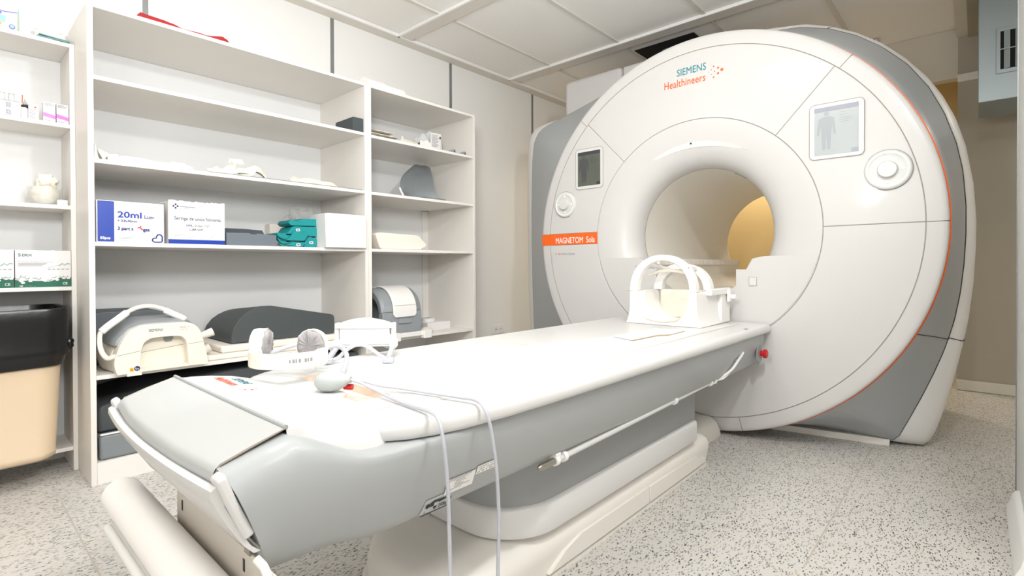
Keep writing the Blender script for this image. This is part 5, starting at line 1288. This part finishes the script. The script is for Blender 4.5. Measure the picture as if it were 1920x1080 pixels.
# ================================================================== THINGS ON THE NARROW UNIT
z = 2.2012
t = thing('half_roll', 'white half-round bolster lying on top of the narrow shelves', 'bolster', (2.08, 3.12, z))
hr = [(3.02+.085*(1-cos(pi*k/16)), z+.078*sin(pi*k/16)**.85) for k in range(17)]
part('cushion', MB().prism(hr, 'X', 1.935, 2.085), WHITE_N, t, bevel=.004, smooth=50)
hr2 = [(3.025+.08*(1-cos(pi*k/16)), z+.070*sin(pi*k/16)**.85) for k in range(17)]
part('cushion', MB().prism(hr2, 'X', 2.088, 2.235), WHITE_N, t, bevel=.012, seg=3, smooth=50)
z = 1.8712
for k, (cx, w_, zz, rot, lb) in enumerate([(2.05, .115, 0, .03, 'flat white paper pouch, bottom of the small pile on the narrow shelves'), (2.055, .12, .0235, -.03, 'flat white paper pouch, middle of the small pile on the narrow shelves'), (2.035, .105, .049, .10, 'bulging white paper pouch, top of the small pile on the narrow shelves')]):
    L = []
    for i in range(11):
        u = i/10; x = cx-w_+2*w_*u; th = .004+.012*sin(pi*u)*(1+.3*k)
        L.append([(x, 3.01+.01*k+.006*sin(i*2), z+zz+.001-.02*rot*(u-.5)), (x, 3.17, z+zz+.001), (x, 3.17, z+zz+.004), (x, 3.09, z+zz+.004+th), (x, 3.012+.01*k, z+zz+.005)])
    single('paper_pouch', MB().loft(L), mat('pouch_paper', rgb(230, 224, 212), .7, bump=.1, bscale=60), lb, 'pouch', group='paper pouches on the narrow shelves', smooth=40)
t = thing('spray_bottle', 'small white plastic bottle standing at the back of the narrow shelves', 'bottle', (2.345, 3.22, z))
part('bottle', MB().revolve([(z, .0005), (z, .024), (z+.06, .024), (z+.072, .012), (z+.078, .011)], (2.345, 3.22), 'Z', 20), WHITE_N, t)
part('cap', MB().revolve([(z+.078, .012), (z+.10, .011), (z+.104, .008), (z+.104, .0005)], (2.345, 3.22), 'Z', 20), WHITE_N, t)
t = thing('strap_bundle', 'short cream strap coiled flat between the paper pouches and printed bag', 'straps', (2.27, 3.05, z))
for pth, wd in [([(2.185, 3.02, z+.006), (2.22, 3.02, z+.018), (2.27, 3.02, z+.016), (2.33, 3.02, z+.012), (2.35, 3.02, z+.004)], .04), ([(2.20, 3.06, z+.006), (2.26, 3.06, z+.030), (2.32, 3.06, z+.026), (2.35, 3.05, z+.008)], .04)]:
    part('strap', strip(pth, wd, .005, (.1, .8, .6), z+.0006), STRAPC, t, smooth=60)
t = thing('printed_bag', 'clear bag with printed white label leaning on the narrow shelves', 'bag', (2.47, 3.08, z))
L = []
for i in range(13):
    u = i/12; x = 2.35+.245*u; top_ = .055+.085*min(1, u*1.9)+.012*sin(i*1.9)
    L.append([(x, 3.04+.01*sin(i), z+.001), (x, 3.10, z+.001), (x, 3.095+.012*sin(i*1.3), z+top_*.6), (x+.004*sin(i), 3.085, z+top_), (x, 3.05+.012*sin(i*2.2), z+top_*.55)])
part('bag', MB().loft(L), mat('bag_translucent', rgb(214, 216, 214), .25, alpha=.75, var=.08, vscale=40), t, smooth=40)
part('label', MB().obox((2.515, 3.034, z+.068), (.052, .004, .004), (0, .0008, 0), (.004, 0, .058)), CARD, t)
mb = MB()
for k in range(11): mb.add([(2.475, 3.0295, z+.022+.0085*k), (2.475+.05+.02*((k*7) % 3)/2, 3.0325, z+.023+.0085*k), (2.475+.05+.02*((k*7) % 3)/2, 3.0325, z+.026+.0085*k), (2.475, 3.0295, z+.025+.0085*k)], [(0, 1, 2, 3)])
part('label_print', mb, INKG, t, smooth=0)
part('label_mark', MB().obox((2.558, 3.033, z+.098), (.006, .0005, 0), (0, .0005, 0), (0, 0, .008)), INKK, t)
part('front_flap', MB().add([(2.36, 3.03, z+.001), (2.47, 3.028, z+.001), (2.466, 3.03, z+.04), (2.43, 3.032, z+.058), (2.40, 3.034, z+.045), (2.37, 3.034, z+.05)], [(0, 1, 2, 3, 4, 5)]), CARD, t, solid=.002, smooth=0)
part('dark_fold', MB().obox((2.365, 3.036, z+.022), (.010, 0, .006), (0, .002, 0), (-.003, 0, .010)), INKK, t)
for x, lb in ((2.665, 'small grey plastic clip, the left one at the right end of the narrow shelves'), (2.775, 'small grey plastic clip, the right one at the right end of the narrow shelves')):
    t = thing('plastic_clip', lb, 'clip', (x, 3.03, z), 'small grey clips')
    part('clip', MB().prism([(x-.045, z), (x+.03, z), (x+.03, z+.028), (x+.012, z+.030), (x-.01, z+.020)], 'Y', 3.01, 3.05), KNEE, t, bevel=.002)
    part('slot', MB().prism([(x+.008, z+.006), (x+.022, z+.006), (x+.022, z+.02), (x+.012, z+.02)], 'Y', 3.0085, 3.0095), KNEED, t, smooth=0)
# grey curved pad leaning
z = 1.4932
t = thing('curved_pad', 'grey vinyl curved pad leaning upright on the narrow shelves', 'curved pad', (2.40, 3.15, z))
CL = [(2.262, 3.032, .004), (2.256, 3.09, .075), (2.36, 3.20, .180), (2.56, 3.33, .300), (2.62, 3.36, .320)]
CR = [(2.55, 3.03, .004), (2.535, 3.06, .066), (2.585, 3.15, .160), (2.675, 3.29, .288), (2.685, 3.34, .318)]
CLs, CRs = smooth_path(CL, 8), smooth_path(CR, 8)
def cpad(u, v):
    a, b_ = CLs[int(round(v*32))], CRs[int(round(v*32))]
    q = a.lerp(b_, u)+Vector((0, .055, -.004))*sin(pi*u)*(1-.75*v)
    return (q.x, q.y, z+max(.003, q.z))
G = [[cpad(i/20, j/16) for j in range(17)] for i in range(21)]
mb = MB(); n = 17
fr_ = [p for r in G for p in r]; bk = [(p[0]-.004, p[1]+.030, p[2]+.012) for p in fr_]
mb.add(fr_+bk, [(i*n+j, i*n+j+1, (i+1)*n+j+1, (i+1)*n+j) for i in range(20) for j in range(16)]+[(357+i*n+j, 357+(i+1)*n+j, 357+(i+1)*n+j+1, 357+i*n+j+1) for i in range(20) for j in range(16)])
rim = [i*n for i in range(21)]+[20*n+j for j in range(1, 17)]+[i*n+16 for i in range(19, -1, -1)]+[j for j in range(15, 0, -1)]
mb.f += [(rim[k], rim[(k+1) % len(rim)], 357+rim[(k+1) % len(rim)], 357+rim[k]) for k in range(len(rim))]
part('pad', mb, VINYL, t, smooth=60, bevel=.008, seg=3)
part('foot_flap', MB().loft([[(x, 3.005, z+.001), (x, 3.10, z+.001), (x, 3.10, z+.022), (x, 3.02, z+.016)] for x in (2.42, 2.50, 2.60)]), VINYL, t, bevel=.006, smooth=50)
part('side_edge', MB().tube([(2.226, 3.045, z+.008), (2.226, 3.07, z+.04), (2.235, 3.10, z+.07)], .007, 8), WHITE_N, t)
# white cushion
z = 1.1152
t = thing('head_cushion', 'white wedge-shaped cushion lying on the narrow shelves', 'cushion', (2.2, 3.12, z))
cp = [(2.035, z+.001), (2.36, z+.001), (2.42, z+.030), (2.425, z+.042), (2.355, z+.102), (2.33, z+.108), (2.02, z+.115), (1.99, z+.108), (1.985, z+.095), (2.02, z+.012)]
part('cushion', MB().prism(cp, 'Y', 3.03, 3.28), CUSH, t, bevel=.010, seg=3, smooth=50)
# bottom: knee coil, tape and cartons, rail
z = .5012
t = thing('knee_coil', 'grey tunnel-shaped knee coil with white saddle on the bottom narrow shelf', 'coil', (2.25, 3.15, z))
cxy, cz0, ro, ri = 3.205, z+.175, .165, .112
def arch(r_, zc, zb, n=24, w_=1.0): return [(cxy-r_*cos(pi*k/n)*w_, zc+r_*sin(pi*k/n)) for k in range(n+1)]
o_ = arch(ro, cz0, 0); i_ = arch(ri, cz0-.01, 0)
L = []
for a, b_ in zip(o_, i_):
    L.append([(2.045, b_[0], b_[1]), (2.04, (a[0]*.7+b_[0]*.3), (a[1]*.7+b_[1]*.3)), (2.06, a[0], a[1]), (2.36, a[0], a[1]), (2.385, (a[0]*.7+b_[0]*.3), (a[1]*.7+b_[1]*.3)), (2.38, b_[0], b_[1])])
part('upper_shell', MB().loft(L), KNEE, t, smooth=50, bevel=.004)
lo_ = [(cxy-ro, cz0-.002), (cxy-ro-.003, z+.10), (cxy-ro+.004, z+.001), (cxy+ro-.004, z+.001), (cxy+ro, cz0-.002), (cxy+ri, cz0-.002)]+[(cxy+ri*cos(pi*k/14), cz0-.012-.105*sin(pi*k/14)) for k in range(1, 14)]+[(cxy-ri, cz0-.002)]
part('lower_shell', MB().prism(lo_, 'X', 2.045, 2.38), KNEE, t, bevel=.006, seg=3, smooth=50)
part('inner_lining', MB().revolve([(2.05, ri+.001), (2.375, ri+.001)], (cxy, cz0-.01), 'X', 48), KNEED, t)
part('rear_wall', discmb((2.376, cxy, cz0-.01), FY, ZU, ri, 0, 40), KNEED, t, smooth=0)
L = []
for k in range(-2, 15):
    a = pi*max(0, k)/24+0*pi; yk, zk = cxy-(ro+.002)*cos(a), cz0+(ro+.002)*sin(a)
    y2, z2 = cxy-(ro+.016)*cos(a), cz0+(ro+.016)*sin(a)
    if k < 0: zk += k*.020; z2 += k*.020
    ins = .018 if k == -2 else 0
    L.append([(2.125+ins, yk, zk), (2.125+ins, y2, z2), (2.325-ins, y2, z2), (2.325-ins, yk, zk)])
part('saddle', MB().loft(L), WHITE_N, t, bevel=.006, seg=3, smooth=50)
part('saddle_seam', strokemb([(2.13, cz0+.045), (2.32, cz0+.045)], .0018, (0, cxy-ro-.0135, 0), XR, ZU, .001), INKG, t, smooth=0)
part('release_latch', MB().box(2.17, 2.285, cxy-ro-.014, cxy-ro, cz0-.085, cz0-.052), KNEE, t, bevel=.003)
single('tape_roll', MB().revolve([(z+.0612, .022), (z+.0612, .055), (z+.088, .055), (z+.088, .022)], (2.585, 3.22), 'Z', 32), CARD, 'roll of white tape lying on the small white carton beside the knee coil', 'tape roll', smooth=40)
t = thing('small_carton', 'low white carton on the bottom narrow shelf right of the knee coil', 'carton', (2.61, 3.2, z))
part('carton', bx(2.50, 2.73, 3.12, 3.32, z, z+.061), CARD, t, bevel=.003)
single('folded_cloth', lump((2.46, 3.09, z+.012), (.05, .06, .022), 8, .3, 24, 14, z+.001), CUSH, 'small folded white cloth between the knee coil and the white carton', 'cloth', smooth=180)
t = thing('support_rail', 'white plastic rail with end clamps lying along the bottom narrow shelf front', 'rail', (2.2, 2.96, z))
part('rail', bx(2.03, 2.40, 2.955, 2.995, z, z+.030), WHITE_N, t, bevel=.004)
for x in (2.09, 2.36):
    part('clamp', MB().box(x-.035, x+.035, 2.938, 2.984, z-.020, z+.036), WHITE_N, t, bevel=.004)
